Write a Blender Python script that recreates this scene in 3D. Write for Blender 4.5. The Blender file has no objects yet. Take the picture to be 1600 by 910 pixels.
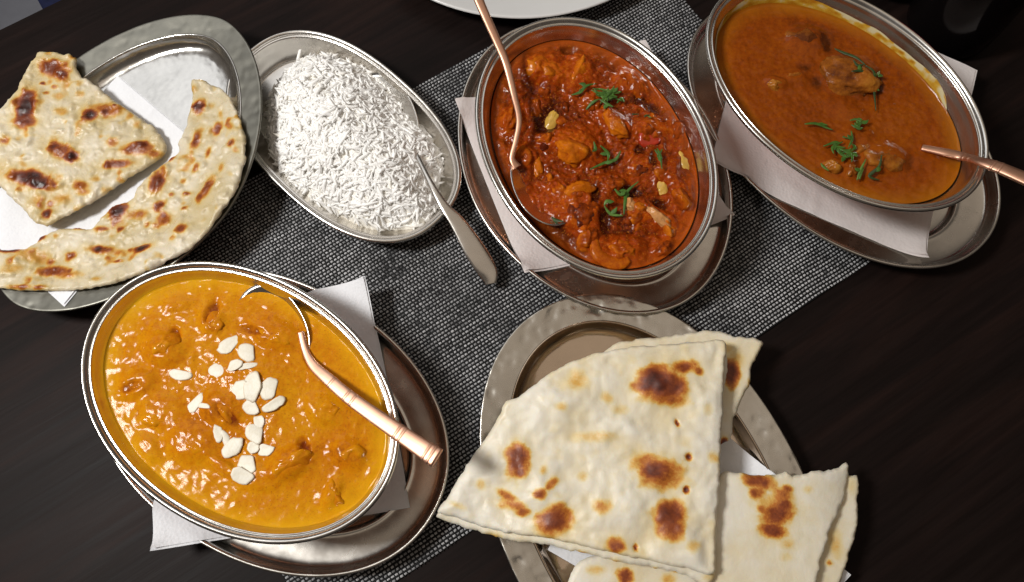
import bpy, math, random
import numpy as np
from mathutils import Vector, Matrix
from mathutils.geometry import delaunay_2d_cdt

random.seed(7)
RNG = np.random.default_rng(11)
sc = bpy.context.scene
col = sc.collection

# ------------------------------------------------------------------ camera
CAM_H, TILT = 0.50, math.radians(17.0)
cam_d = bpy.data.cameras.new('camera')
cam = bpy.data.objects.new('camera', cam_d)
col.objects.link(cam)
cam_d.sensor_width = 36.0
cam_d.lens = 26.0
cam_d.clip_start = 0.01
cam_d.clip_end = 50.0
cam.location = (0, -CAM_H * math.tan(TILT), CAM_H)
cam.rotation_euler = (TILT, 0, 0)
sc.camera = cam

# ------------------------------------------------------------------ world (a dim warm room)
w = bpy.data.worlds.new('World')
sc.world = w
w.use_nodes = True
nt = w.node_tree
for n in list(nt.nodes):
    nt.nodes.remove(n)
wo = nt.nodes.new('ShaderNodeOutputWorld')
bg = nt.nodes.new('ShaderNodeBackground')
tc = nt.nodes.new('ShaderNodeTexCoord')
sx = nt.nodes.new('ShaderNodeSeparateXYZ')
rp = nt.nodes.new('ShaderNodeValToRGB')
rp.color_ramp.elements[0].position = 0.0
rp.color_ramp.elements[0].color = (0.060, 0.050, 0.042, 1)
rp.color_ramp.elements[1].position = 0.9
rp.color_ramp.elements[1].color = (0.12, 0.10, 0.083, 1)
nt.links.new(tc.outputs['Generated'], sx.inputs[0])
nt.links.new(sx.outputs['Z'], rp.inputs[0])
nt.links.new(rp.outputs[0], bg.inputs[0])
bg.inputs[1].default_value = 1.0
nt.links.new(bg.outputs[0], wo.inputs[0])

# ------------------------------------------------------------------ lamps: window daylight from the left, two added fills
def area(name, loc, target, sx_, sy_, power, color):
    d = bpy.data.lights.new(name, 'AREA')
    d.shape = 'RECTANGLE'
    d.size, d.size_y = sx_, sy_
    d.energy = power
    d.color = color
    o = bpy.data.objects.new(name, d)
    col.objects.link(o)
    o.location = loc
    o.rotation_euler = (Vector(target) - Vector(loc)).to_track_quat('-Z', 'Y').to_euler()
    return o
area('window_daylight', (-0.80, -0.03, 1.08), (0, 0, 0.02), 0.22, 0.25, 15.0, (1.0, 0.985, 0.96))
area('ceiling_fill', (0.15, 0.20, 1.95), (0.1, 0.05, 0), 2.2, 2.2, 5.6, (1.0, 0.83, 0.66))  # added overhead fill, stands for the bright ceiling the steel reflects
area('upper_left_fill', (-0.95, 1.30, 1.70), (-0.15, 0.1, 0), 1.4, 1.1, 6.0, (0.95, 0.97, 1.0))  # added fill, gives the left plate's well its white reflection
sc.view_settings.view_transform = 'Standard'
sc.view_settings.look = 'None'
sc.view_settings.exposure = -0.12
sc.view_settings.gamma = 1.0
sc.view_settings.use_curve_mapping = False

# ------------------------------------------------------------------ measuring helper: where a sight line meets a height
FPX = 1600 * 26.0 / 36.0
_c = np.array(cam.location)
_fw = np.array([0, math.sin(TILT), -math.cos(TILT)])
_up = np.array([0, math.cos(TILT), math.sin(TILT)])
def at(px, py, z):
    d = _fw + np.array([1., 0, 0]) * ((px - 800) / FPX) + _up * ((455 - py) / FPX)
    p = _c + d * ((z - _c[2]) / d[2])
    return p[:2]
def at3(px, py, z):
    p = at(px, py, z)
    return np.array([p[0], p[1], z])
def at_fn(px, py, zf, z0=0.03):
    z = z0
    for _ in range(12):
        p = at(px, py, z)
        z = float(zf(np.array([p[0]]), np.array([p[1]]))[0])
    return p
def scale_at(z):
    return (CAM_H - z) / math.cos(TILT) / FPX * 0.98    # metres per photo pixel, roughly

# ------------------------------------------------------------------ noise
_tab = np.random.default_rng(3).random(65536)
def vnoise(x, y, s=1.0, seed=0):
    x = np.asarray(x) * s + 1000.0 + seed * 17.31
    y = np.asarray(y) * s + 1000.0 + seed * 9.77
    xi = np.floor(x).astype(np.int64); yi = np.floor(y).astype(np.int64)
    fx = x - xi; fy = y - yi
    fx = fx * fx * fx * (fx * (6 * fx - 15) + 10); fy = fy * fy * fy * (fy * (6 * fy - 15) + 10)
    def h(a, b):
        return _tab[((a * 73856093) ^ (b * 19349663) ^ (seed * 83492791)) & 65535]
    a = h(xi, yi); b = h(xi + 1, yi); c = h(xi, yi + 1); d = h(xi + 1, yi + 1)
    return (a + (b - a) * fx + (c - a) * fy + (a - b - c + d) * fx * fy) * 2 - 1
def fbm(x, y, s, oct=3, seed=0):
    r = 0; a = 1.0; t = 0
    for i in range(oct):
        ang = 0.6 * i
        xr = x * math.cos(ang) - y * math.sin(ang); yr = x * math.sin(ang) + y * math.cos(ang)
        r = r + a * vnoise(xr, yr, s * 2 ** i, seed + i); t += a; a *= 0.5
    return r / t

# ------------------------------------------------------------------ mesh helpers
def mesh_obj(name, verts, faces, mat, parent=None, smooth=True, attrs=None, loc=None):
    me = bpy.data.meshes.new(name)
    verts = np.asarray(verts, np.float32)
    if isinstance(faces, np.ndarray):
        lt = np.full(len(faces), faces.shape[1], np.int32); li = faces.astype(np.int32).ravel()
    else:
        lt = np.fromiter((len(f) for f in faces), np.int32, len(faces))
        li = np.fromiter((i for f in faces for i in f), np.int32, int(lt.sum()))
    me.vertices.add(len(verts)); me.vertices.foreach_set('co', verts.ravel())
    me.loops.add(len(li)); me.loops.foreach_set('vertex_index', li)
    me.polygons.add(len(lt)); me.polygons.foreach_set('loop_start', np.concatenate([[0], np.cumsum(lt)[:-1]]).astype(np.int32))
    me.update(calc_edges=True)
    if smooth:
        me.polygons.foreach_set('use_smooth', np.ones(len(me.polygons), bool))
    if attrs:
        for k, v in attrs.items():
            v = np.asarray(v, float)
            if v.ndim == 1:
                a = me.attributes.new(k, 'FLOAT', 'POINT'); a.data.foreach_set('value', v)
            else:
                a = me.attributes.new(k, 'FLOAT_COLOR', 'POINT')
                if v.shape[1] == 3: v = np.concatenate([v, np.ones((len(v), 1))], 1)
                a.data.foreach_set('color', v.ravel())
    if mat is not None:
        me.materials.append(mat)
    me.update()
    o = bpy.data.objects.new(name, me)
    col.objects.link(o)
    if loc is not None: o.location = loc
    if parent is not None: o.parent = parent
    return o
def tag(o, label, cat=None, group=None, kind=None):
    if label: o['label'] = label
    if cat: o['category'] = cat
    if group: o['group'] = group
    if kind: o['kind'] = kind
    return o
def thing(name, label, cat, loc=(0, 0, 0), rz=0.0, group=None):
    o = bpy.data.objects.new(name, None)
    o.empty_display_size = 0.02
    col.objects.link(o)
    o.location = loc; o.rotation_euler = (0, 0, rz)
    return tag(o, label, cat, group)

def selli(a, b, n, t):
    c, s = np.cos(t), np.sin(t)
    r = (np.abs(c / a) ** n + np.abs(s / b) ** n) ** (-1 / n)
    return r * c, r * s
def even_t(a, b, n, segs):
    t = np.linspace(0, 2 * np.pi, 4001)
    x, y = selli(a, b, n, t)
    L = np.concatenate([[0], np.cumsum(np.hypot(np.diff(x), np.diff(y)))])
    return np.interp(np.linspace(0, L[-1], segs, endpoint=False), L, t)
def sweep(profile, a, b, n=2.05, segs=160, cap=True, zfun=None):
    """rings of an oval dish: profile of (inset from outer edge, z)"""
    t = even_t(a, b, n, segs)
    V = []; F = []
    for d, z in profile:
        x, y = selli(max(a - d, 1e-4), max(b - d, 1e-4), n, t)
        zz = np.full(segs, z)
        if zfun is not None: zz = zz + zfun(x, y, d)
        V.append(np.stack([x, y, zz], 1))
    V = np.concatenate(V)
    m = len(profile)
    for i in range(m - 1):
        for j in range(segs):
            k = (j + 1) % segs
            F.append((i * segs + j, i * segs + k, (i + 1) * segs + k, (i + 1) * segs + j))
    if cap:
        V = np.concatenate([V, [[0, 0, V[(m - 1) * segs:, 2].mean()]]])
        c = len(V) - 1
        for j in range(segs):
            F.append(((m - 1) * segs + j, (m - 1) * segs + (j + 1) % segs, c))
    return V, F
def dense(profile, step):
    out = [profile[0]]
    for p, q in zip(profile[:-1], profile[1:]):
        L = math.hypot(q[0] - p[0], q[1] - p[1]); k = max(1, int(math.ceil(L / step)))
        for i in range(1, k + 1):
            out.append((p[0] + (q[0] - p[0]) * i / k, p[1] + (q[1] - p[1]) * i / k))
    return out
def smooth_profile(pts, k=4):
    P = np.array(pts, float); out = []
    for i in range(len(P) - 1):
        p0 = P[max(i - 1, 0)]; p1 = P[i]; p2 = P[i + 1]; p3 = P[min(i + 2, len(P) - 1)]
        for j in range(k):
            u = j / k
            out.append(0.5 * ((2 * p1) + (-p0 + p2) * u + (2 * p0 - 5 * p1 + 4 * p2 - p3) * u * u + (-p0 + 3 * p1 - 3 * p2 + p3) * u ** 3))
    out.append(P[-1])
    return [tuple(p) for p in out]
def inset_of(x, y, a, b, n):
    """inset distance of a point in dish coordinates (negative outside)"""
    lo = np.full(np.shape(x), -0.15); hi = np.full(np.shape(x), min(a, b) - 1e-4)
    for _ in range(26):
        m = (lo + hi) / 2
        inside = (np.abs(x / (a - m)) ** n + np.abs(y / (b - m)) ** n) < 1
        lo = np.where(inside, m, lo); hi = np.where(inside, hi, m)
    return (lo + hi) / 2
def catmull(P, k=8):
    P = np.array(P, float); out = []
    for i in range(len(P) - 1):
        p0 = P[max(i - 1, 0)]; p1 = P[i]; p2 = P[i + 1]; p3 = P[min(i + 2, len(P) - 1)]
        for j in range(k):
            u = j / k
            out.append(0.5 * ((2 * p1) + (-p0 + p2) * u + (2 * p0 - 5 * p1 + 4 * p2 - p3) * u * u + (-p0 + 3 * p1 - 3 * p2 + p3) * u ** 3))
    out.append(P[-1])
    return np.array(out)
def bar(points, widths, thicks, k=8, sides=12, sq=3.0, zup=None):
    """a tapering bar along 3-D points with a rounded rectangular section"""
    D = catmull(np.concatenate([np.array(points, float), np.array(widths, float)[:, None], np.array(thicks, float)[:, None]], 1), k)
    P, W, T = D[:, :3], D[:, 3], D[:, 4]
    tg = np.gradient(P, axis=0); tg /= np.linalg.norm(tg, axis=1)[:, None]
    upv = np.array([0, 0, 1.0]) if zup is None else np.array(zup, float)
    sd = np.cross(tg, upv); sd /= np.linalg.norm(sd, axis=1)[:, None]
    nm = np.cross(sd, tg)
    ph = np.linspace(0, 2 * np.pi, sides, endpoint=False)
    cx, cy = selli(1, 1, sq, ph)
    V = []; F = []
    for i in range(len(P)):
        V.append(P[i] + sd[i] * (cx * W[i] / 2)[:, None] + nm[i] * (cy * T[i] / 2)[:, None])
    V = np.concatenate(V); m = len(P)
    for i in range(m - 1):
        for j in range(sides):
            q = (j + 1) % sides
            F.append((i * sides + j, i * sides + q, (i + 1) * sides + q, (i + 1) * sides + j))
    F.append(tuple(range(sides))[::-1]); F.append(tuple((m - 1) * sides + j for j in range(sides)))
    return V, F, P, W, T, tg, sd, nm
def join(parts):
    V = []; F = []; o = 0
    for v, f in parts:
        V.append(np.asarray(v)); F += [tuple(i + o for i in q) for q in f]; o += len(v)
    return np.concatenate(V), F

# ------------------------------------------------------------------ materials
def nodes(name):
    m = bpy.data.materials.new(name); m.use_nodes = True
    t = m.node_tree; b = t.nodes['Principled BSDF']
    return m, t, b
def N(t, kind, **kw):
    n = t.nodes.new(kind)
    for k, v in kw.items():
        if k in n.inputs: n.inputs[k].default_value = v
        else: setattr(n, k, v)
    return n
def ramp(t, stops, interp='LINEAR'):
    r = t.nodes.new('ShaderNodeValToRGB'); r.color_ramp.interpolation = interp
    e = r.color_ramp.elements
    while len(e) < len(stops): e.new(0.5)
    for i, (p, c) in enumerate(stops):
        e[i].position = p
        e[i].color = (c, c, c, 1) if isinstance(c, (int, float)) else (*c, 1)
    return r
def math_n(t, op, a, b=None, clamp=False):
    n = t.nodes.new('ShaderNodeMath'); n.operation = op; n.use_clamp = clamp
    for i, v in enumerate((a, b)):
        if v is None: continue
        if isinstance(v, (int, float)): n.inputs[i].default_value = v
        else: t.links.new(v, n.inputs[i])
    return n.outputs[0]
def mixc(t, fac, a, b, blend='MIX'):
    n = t.nodes.new('ShaderNodeMix'); n.data_type = 'RGBA'; n.blend_type = blend
    for s, v in ((n.inputs[0], fac), (n.inputs[6], a), (n.inputs[7], b)):
        if isinstance(v, (int, float)): s.default_value = v
        elif isinstance(v, tuple): s.default_value = (*v, 1)
        else: t.links.new(v, s)
    return n.outputs[2]
def obj_noise(t, scale, detail=4, rough=0.55, stretch=None, dist=0.0):
    c = t.nodes.new('ShaderNodeTexCoord'); o = c.outputs['Object']
    if stretch is not None:
        if len(stretch) > 3:
            m0 = t.nodes.new('ShaderNodeMapping'); m0.inputs['Rotation'].default_value = (0, 0, stretch[3])
            t.links.new(o, m0.inputs[0]); o = m0.outputs[0]
        mp = t.nodes.new('ShaderNodeMapping'); mp.inputs['Scale'].default_value = stretch[:3]
        t.links.new(o, mp.inputs[0]); o = mp.outputs[0]
    n = N(t, 'ShaderNodeTexNoise', Scale=scale, Detail=detail, Roughness=rough, Distortion=dist)
    t.links.new(o, n.inputs['Vector'])
    return n.outputs['Fac']
def bump(t, b, h, strength=0.3, dist=0.001, prev=None):
    n = N(t, 'ShaderNodeBump', Strength=strength, Distance=dist)
    t.links.new(h, n.inputs['Height'])
    if prev is not None: t.links.new(prev, n.inputs['Normal'])
    t.links.new(n.outputs[0], b.inputs['Normal'])
    return n.outputs[0]
def attr(t, name):
    n = t.nodes.new('ShaderNodeAttribute'); n.attribute_name = name
    return n

def metal(name, c, rough, rough2=None, bscale=0, bstr=0.0, bdist=0.0005, tarnish=None, brush=None):
    m, t, b = nodes(name)
    b.inputs['Metallic'].default_value = 1.0
    n1 = obj_noise(t, 55, 5, 0.65)
    r = ramp(t, [(0.3, rough), (0.72, rough2 or rough * 1.5)])
    t.links.new(n1, r.inputs[0]); t.links.new(r.outputs[0], b.inputs['Roughness'])
    n2 = obj_noise(t, 28, 6, 0.7, dist=0.6)
    rc = ramp(t, [(0.3, tuple(x * 0.86 for x in c) if tarnish is None else tarnish), (0.65, c)])
    t.links.new(n2, rc.inputs[0]); t.links.new(rc.outputs[0], b.inputs['Base Color'])
    prev = None
    if bscale:
        prev = bump(t, b, obj_noise(t, bscale, 2, 0.5), bstr, bdist)
    return m
M = {}
M['steel'] = metal('stainless_steel', (0.66, 0.63, 0.585), 0.19, 0.30)
M['steel_bright'] = metal('polished_steel_liner', (0.72, 0.70, 0.66), 0.19, 0.27)
M['steel_plate'] = metal('steel_under_plate', (0.67, 0.64, 0.59), 0.20, 0.31)
M['hammered'] = metal('hammered_steel', (0.62, 0.595, 0.54), 0.20, 0.33, 160, 0.25, 0.0008)
M['hammered_dark'] = metal('tarnished_hammered_steel', (0.27, 0.262, 0.225), 0.34, 0.46, 170, 0.12, 0.0005)
M['mirror_well'] = metal('polished_dented_well', (0.74, 0.72, 0.68), 0.14, 0.23, 60, 0.36, 0.0014)
M['warm_well'] = metal('polished_warm_well', (0.66, 0.54, 0.42), 0.10, 0.2, 60, 0.4, 0.0012)
M['copper'] = metal('copper', (0.72, 0.36, 0.22), 0.20, 0.34, 140, 0.3, 0.0008, tarnish=(0.50, 0.22, 0.13))
M['copper_bright'] = metal('copper_handle', (0.82, 0.49, 0.345), 0.36, 0.48, 0, 0, tarnish=(0.70, 0.38, 0.25))

def mat_wood():
    m, t, b = nodes('dark_stained_wood')
    ang = math.radians(33)
    g1 = obj_noise(t, 9, 6, 0.6, stretch=(0.35, 3.2, 1, -ang), dist=0.8)
    g2 = obj_noise(t, 70, 5, 0.7, stretch=(0.12, 2.4, 1, -ang), dist=0.3)
    g3 = obj_noise(t, 260, 3, 0.7, stretch=(0.06, 1.6, 1, -ang))
    c1 = ramp(t, [(0.25, (0.0062, 0.0044, 0.0039)), (0.5, (0.0108, 0.0066, 0.0058)), (0.80, (0.024, 0.0118, 0.0092))])
    t.links.new(g1, c1.inputs[0])
    c2 = ramp(t, [(0.35, (0.75, 0.75, 0.75)), (0.65, (1.2, 1.2, 1.2))])
    t.links.new(g2, c2.inputs[0])
    t.links.new(mixc(t, 1.0, c1.outputs[0], c2.outputs[0], 'MULTIPLY'), b.inputs['Base Color'])
    rr = ramp(t, [(0.3, 0.44), (0.7, 0.54)]); t.links.new(g2, rr.inputs[0])
    t.links.new(rr.outputs[0], b.inputs['Roughness'])
    b.inputs['Specular IOR Level'].default_value = 0.08
    p = bump(t, b, g2, 0.12, 0.0005)
    bump(t, b, g3, 0.30, 0.0003, p)
    return m
M['wood'] = mat_wood()

def mat_mat_yarn():
    m, t, b = nodes('woven_vinyl_yarn')
    a = attr(t, 'yarn')
    n = obj_noise(t, 900, 2, 0.5)
    r = ramp(t, [(0.3, 0.75), (0.7, 1.15)]); t.links.new(n, r.inputs[0])
    t.links.new(mixc(t, 1.0, a.outputs['Color'], r.outputs[0], 'MULTIPLY'), b.inputs['Base Color'])
    b.inputs['Roughness'].default_value = 0.62
    b.inputs['Specular IOR Level'].default_value = 0.2
    return m
M['yarn'] = mat_mat_yarn()
def plain(name, c, rough, spec=0.5, nscale=0, namt=0.15, bscale=0, bstr=0.2, bdist=0.0005, metal_=0.0):
    m, t, b = nodes(name)
    b.inputs['Roughness'].default_value = rough
    b.inputs['Specular IOR Level'].default_value = spec
    b.inputs['Metallic'].default_value = metal_
    if nscale:
        n = obj_noise(t, nscale, 5, 0.6)
        r = ramp(t, [(0.25, tuple(x * (1 - namt) for x in c)), (0.75, tuple(min(1, x * (1 + namt)) for x in c))])
        t.links.new(n, r.inputs[0]); t.links.new(r.outputs[0], b.inputs['Base Color'])
    else:
        b.inputs['Base Color'].default_value = (*c, 1)
    if bscale: bump(t, b, obj_noise(t, bscale, 3, 0.6), bstr, bdist)
    return m
M['mat_base'] = plain('black_vinyl_base', (0.005, 0.005, 0.0055), 0.7, 0.15)
def mat_paper(name, c):
    m, t, b = nodes(name)
    n = obj_noise(t, 40, 5, 0.6)
    r = ramp(t, [(0.25, tuple(x * 0.94 for x in c)), (0.75, c)]); t.links.new(n, r.inputs[0])
    t.links.new(r.outputs[0], b.inputs['Base Color'])
    b.inputs['Roughness'].default_value = 0.85
    b.inputs['Specular IOR Level'].default_value = 0.2
    v = t.nodes.new('ShaderNodeTexCoord')
    w1 = N(t, 'ShaderNodeTexVoronoi', Scale=480.0); t.links.new(v.outputs['Object'], w1.inputs['Vector'])
    p = bump(t, b, w1.outputs['Distance'], 0.35, 0.0005)
    bump(t, b, obj_noise(t, 70, 3, 0.6), 0.3, 0.0012, p)
    return m
M['paper'] = mat_paper('white_paper', (0.87, 0.88, 0.91))
M['paper_warm'] = mat_paper('warm_white_paper', (0.86, 0.80, 0.78))

def mat_bread(name, base, dark_base, ghee, fine, grain, relief_b):
    m, t, b = nodes(name)
    ch = attr(t, 'char').outputs['Fac']
    pale = attr(t, 'pale').outputs['Fac']
    nz = obj_noise(t, 150, 6, 0.65)
    nf = obj_noise(t, 620, 4, 0.7)
    nb = obj_noise(t, 75, 5, 0.62, dist=0.5)
    k = math_n(t, 'ADD', math_n(t, 'MULTIPLY', math_n(t, 'SUBTRACT', nz, 0.5), 0.50), math_n(t, 'MULTIPLY', math_n(t, 'SUBTRACT', nf, 0.5), grain))
    wgt = math_n(t, 'MULTIPLY', math_n(t, 'ADD', ch, 0.03), 2.2, True)
    v = math_n(t, 'ADD', ch, math_n(t, 'MULTIPLY', k, wgt), True)
    rb = ramp(t, [(0.28, dark_base), (0.62, base)])
    t.links.new(math_n(t, 'ADD', math_n(t, 'MULTIPLY', nb, 0.45), math_n(t, 'MULTIPLY', pale, 0.5)), rb.inputs[0])
    rc = ramp(t, [(0.0, (1, 1, 1)), (0.14, (0.98, 0.88, 0.62)), (0.28, (0.92, 0.60, 0.18)), (0.42, (0.68, 0.25, 0.045)),
                  (0.60, (0.34, 0.080, 0.020)), (0.82, (0.15, 0.030, 0.014)), (1.0, (0.05, 0.014, 0.012))])
    t.links.new(v, rc.inputs[0])
    t.links.new(mixc(t, 1.0, rb.outputs[0], rc.outputs[0], 'MULTIPLY'), b.inputs['Base Color'])
    rr = ramp(t, [(0.35, ghee), (0.65, ghee + 0.22)]); t.links.new(nb, rr.inputs[0])
    t.links.new(rr.outputs[0], b.inputs['Roughness'])
    b.inputs['Specular IOR Level'].default_value = 0.5
    b.inputs['Subsurface Weight'].default_value = 0.10
    b.inputs['Subsurface Radius'].default_value = (0.004, 0.002, 0.001)
    b.inputs['Subsurface Scale'].default_value = 0.5
    p = bump(t, b, nz, relief_b, 0.0016)
    bump(t, b, nf, 0.25 * fine, 0.0005, p)
    return m
M['naan'] = mat_bread('naan_crust', (0.86, 0.81, 0.69), (0.80, 0.69, 0.46), 0.35, 1.3, 0.30, 0.20)
M['roti'] = mat_bread('tandoori_roti_crust', (0.70, 0.62, 0.47), (0.56, 0.455, 0.255), 0.20, 1.2, 0.20, 0.50)

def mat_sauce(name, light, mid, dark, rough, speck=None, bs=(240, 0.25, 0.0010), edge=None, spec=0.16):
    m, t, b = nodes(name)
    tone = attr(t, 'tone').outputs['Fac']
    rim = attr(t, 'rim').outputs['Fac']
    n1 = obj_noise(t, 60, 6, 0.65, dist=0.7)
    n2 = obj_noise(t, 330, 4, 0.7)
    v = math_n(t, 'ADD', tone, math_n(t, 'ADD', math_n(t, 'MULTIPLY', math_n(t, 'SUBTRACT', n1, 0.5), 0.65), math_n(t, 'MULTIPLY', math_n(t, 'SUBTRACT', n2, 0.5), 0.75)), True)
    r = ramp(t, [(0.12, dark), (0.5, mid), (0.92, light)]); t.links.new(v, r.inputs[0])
    c = r.outputs[0]
    if speck:
        s = obj_noise(t, 900, 2, 0.5)
        sr = ramp(t, [(0.60, 0.0), (0.68, 1.0)]); t.links.new(s, sr.inputs[0])
        c = mixc(t, math_n(t, 'MULTIPLY', sr.outputs[0], 0.55), c, speck)
    if edge:
        c = mixc(t, math_n(t, 'MULTIPLY', rim, 1.0, True), c, edge)
    t.links.new(c, b.inputs['Base Color'])
    b.inputs['Roughness'].default_value = rough
    b.inputs['Specular IOR Level'].default_value = spec
    b.inputs['Subsurface Weight'].default_value = 0.08
    b.inputs['Subsurface Radius'].default_value = (0.004, 0.0015, 0.0004)
    b.inputs['Subsurface Scale'].default_value = 0.5
    p = bump(t, b, obj_noise(t, bs[0], 3, 0.6), bs[1], bs[2])
    bump(t, b, n2, 0.10, 0.0005, p)
    return m
M['korma'] = mat_sauce('golden_curry_sauce', (0.66, 0.290, 0.005), (0.54, 0.170, 0.003), (0.20, 0.036, 0.004), 0.14, (0.36, 0.10, 0.01), bs=(240, 0.08, 0.0006), edge=(0.68, 0.35, 0.006), spec=0.12)
M['tikka'] = mat_sauce('red_tomato_masala', (0.64, 0.155, 0.005), (0.33, 0.044, 0.002), (0.06, 0.008, 0.002), 0.13, (0.52, 0.18, 0.015), bs=(300, 0.22, 0.0010), edge=(0.40, 0.08, 0.006))
M['madras'] = mat_sauce('brown_orange_curry_sauce', (0.38, 0.092, 0.004), (0.255, 0.049, 0.003), (0.09, 0.020, 0.003), 0.15, (0.18, 0.045, 0.008), bs=(200, 0.07, 0.0008), edge=(0.38, 0.125, 0.005))
M['film'] = mat_sauce('curry_smear', (0.62, 0.54, 0.32), (0.56, 0.33, 0.035), (0.42, 0.16, 0.008), 0.25)
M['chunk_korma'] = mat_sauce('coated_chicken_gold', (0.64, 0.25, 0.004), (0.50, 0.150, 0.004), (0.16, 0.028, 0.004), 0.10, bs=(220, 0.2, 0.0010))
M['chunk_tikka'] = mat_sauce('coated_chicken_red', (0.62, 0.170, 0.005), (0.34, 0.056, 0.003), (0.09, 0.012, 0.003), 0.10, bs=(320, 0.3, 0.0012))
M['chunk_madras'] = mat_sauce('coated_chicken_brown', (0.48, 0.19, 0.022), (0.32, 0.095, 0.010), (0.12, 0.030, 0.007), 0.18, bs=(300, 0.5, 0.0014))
M['onion'] = plain('softened_onion', (0.62, 0.36, 0.06), 0.22, 0.6, 160, 0.3, 200, 0.2)
M['pepper'] = plain('red_pepper_piece', (0.42, 0.030, 0.008), 0.22, 0.6, 160, 0.3, 200, 0.3)
M['pale_chunk'] = plain('pale_chicken_piece', (0.55, 0.25, 0.08), 0.3, 0.5, 200, 0.35, 300, 0.5, 0.001)
def mat_almond():
    m, t, b = nodes('sliced_almond')
    n = obj_noise(t, 350, 5, 0.6)
    r = ramp(t, [(0.25, (0.80, 0.73, 0.57)), (0.75, (0.90, 0.86, 0.75))]); t.links.new(n, r.inputs[0])
    e = math_n(t, 'MULTIPLY', attr(t, 'skin').outputs['Fac'], ramp_out(t, n), True)
    t.links.new(mixc(t, e, r.outputs[0], (0.50, 0.27, 0.07)), b.inputs['Base Color'])
    b.inputs['Roughness'].default_value = 0.5
    bump(t, b, obj_noise(t, 500, 3, 0.6), 0.3, 0.0005)
    return m
def ramp_out(t, n):
    r = ramp(t, [(0.35, 0.35), (0.65, 1.0)]); t.links.new(n, r.inputs[0]); return r.outputs[0]
M['almond'] = mat_almond()
M['herb'] = plain('chopped_green_herb', (0.055, 0.135, 0.016), 0.4, 0.5, 300, 0.45)
M['herb_pale'] = plain('pale_green_herb', (0.10, 0.19, 0.03), 0.42, 0.45, 300, 0.4)
M['herb_dark'] = plain('dark_green_herb', (0.030, 0.060, 0.012), 0.42, 0.5, 300, 0.4)
def mat_rice():
    m, t, b = nodes('cooked_rice')
    a = attr(t, 'grain').outputs['Fac']
    r = ramp(t, [(0.0, (0.95, 0.85, 0.66)), (0.35, (0.98, 0.945, 0.86)), (0.7, (0.985, 0.97, 0.935)), (1.0, (0.99, 0.98, 0.955))])
    t.links.new(a, r.inputs[0]); t.links.new(r.outputs[0], b.inputs['Base Color'])
    b.inputs['Roughness'].default_value = 0.42
    b.inputs['Specular IOR Level'].default_value = 0.3
    return m
M['rice'] = mat_rice()
M['china'] = plain('white_glazed_china', (0.72, 0.72, 0.71), 0.18, 0.5, 20, 0.04)
M['olive'] = plain('olive_glazed_china', (0.30, 0.28, 0.10), 0.25, 0.5, 20, 0.1)
M['floor'] = plain('grey_floor', (0.26, 0.27, 0.31), 0.5, 0.4, 6, 0.2)
M['navy'] = plain('navy_fabric', (0.012, 0.016, 0.05), 0.8, 0.2, 90, 0.3)
M['cola'] = plain('dark_cola', (0.004, 0.003, 0.003), 0.12, 0.25)
M['red_label'] = plain('red_printed_label', (0.45, 0.012, 0.02), 0.4, 0.5)
def mat_glass():
    m, t, b = nodes('clear_glass')
    b.inputs['Base Color'].default_value = (0.93, 0.95, 0.94, 1)
    b.inputs['Roughness'].default_value = 0.03
    b.inputs['Transmission Weight'].default_value = 1.0
    b.inputs['IOR'].default_value = 1.46
    return m
M['glass'] = mat_glass()

# ------------------------------------------------------------------ table and floor
TH = math.radians(33.0)
UU = np.array([math.cos(TH), math.sin(TH)]); VV = np.array([-UU[1], UU[0]])
def uv(u, v): return UU * u + VV * v
def slab_box(pts, z0, z1, bev):
    """flat polygon with a rounded-over upper edge"""
    pts = np.array(pts); c = pts.mean(0); V = []; F = []; n = len(pts)
    rings = [(0, z0)] + [(bev * (1 - math.cos(a)), z1 - bev + bev * math.sin(a)) for a in np.linspace(0, math.pi / 2, 5)]
    for d, z in rings:
        for p in pts:
            r = p - c; q = c + r * (1 - d / np.linalg.norm(r) * 1.3)
            V.append((*q, z))
    for i in range(len(rings) - 1):
        for j in range(n):
            k = (j + 1) % n
            F.append((i * n + j, i * n + k, (i + 1) * n + k, (i + 1) * n + j))
    F.append(tuple((len(rings) - 1) * n + j for j in range(n))); F.append(tuple(range(n))[::-1])
    return V, F
V, F = slab_box([uv(-0.75, -0.75), uv(0.85, -0.75), uv(0.85, 0.4045), uv(-0.75, 0.4045)], -0.035, 0.0, 0.004)
tb = mesh_obj('table_top', V, F, M['wood'], smooth=False); tag(tb, None, kind='structure')
fl = mesh_obj('floor', [(-3, -3, -0.75), (3, -3, -0.75), (3, 3, -0.75), (-3, 3, -0.75)], [(0, 1, 2, 3)], M['floor'], smooth=False)
tag(fl, None, kind='structure')

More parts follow.
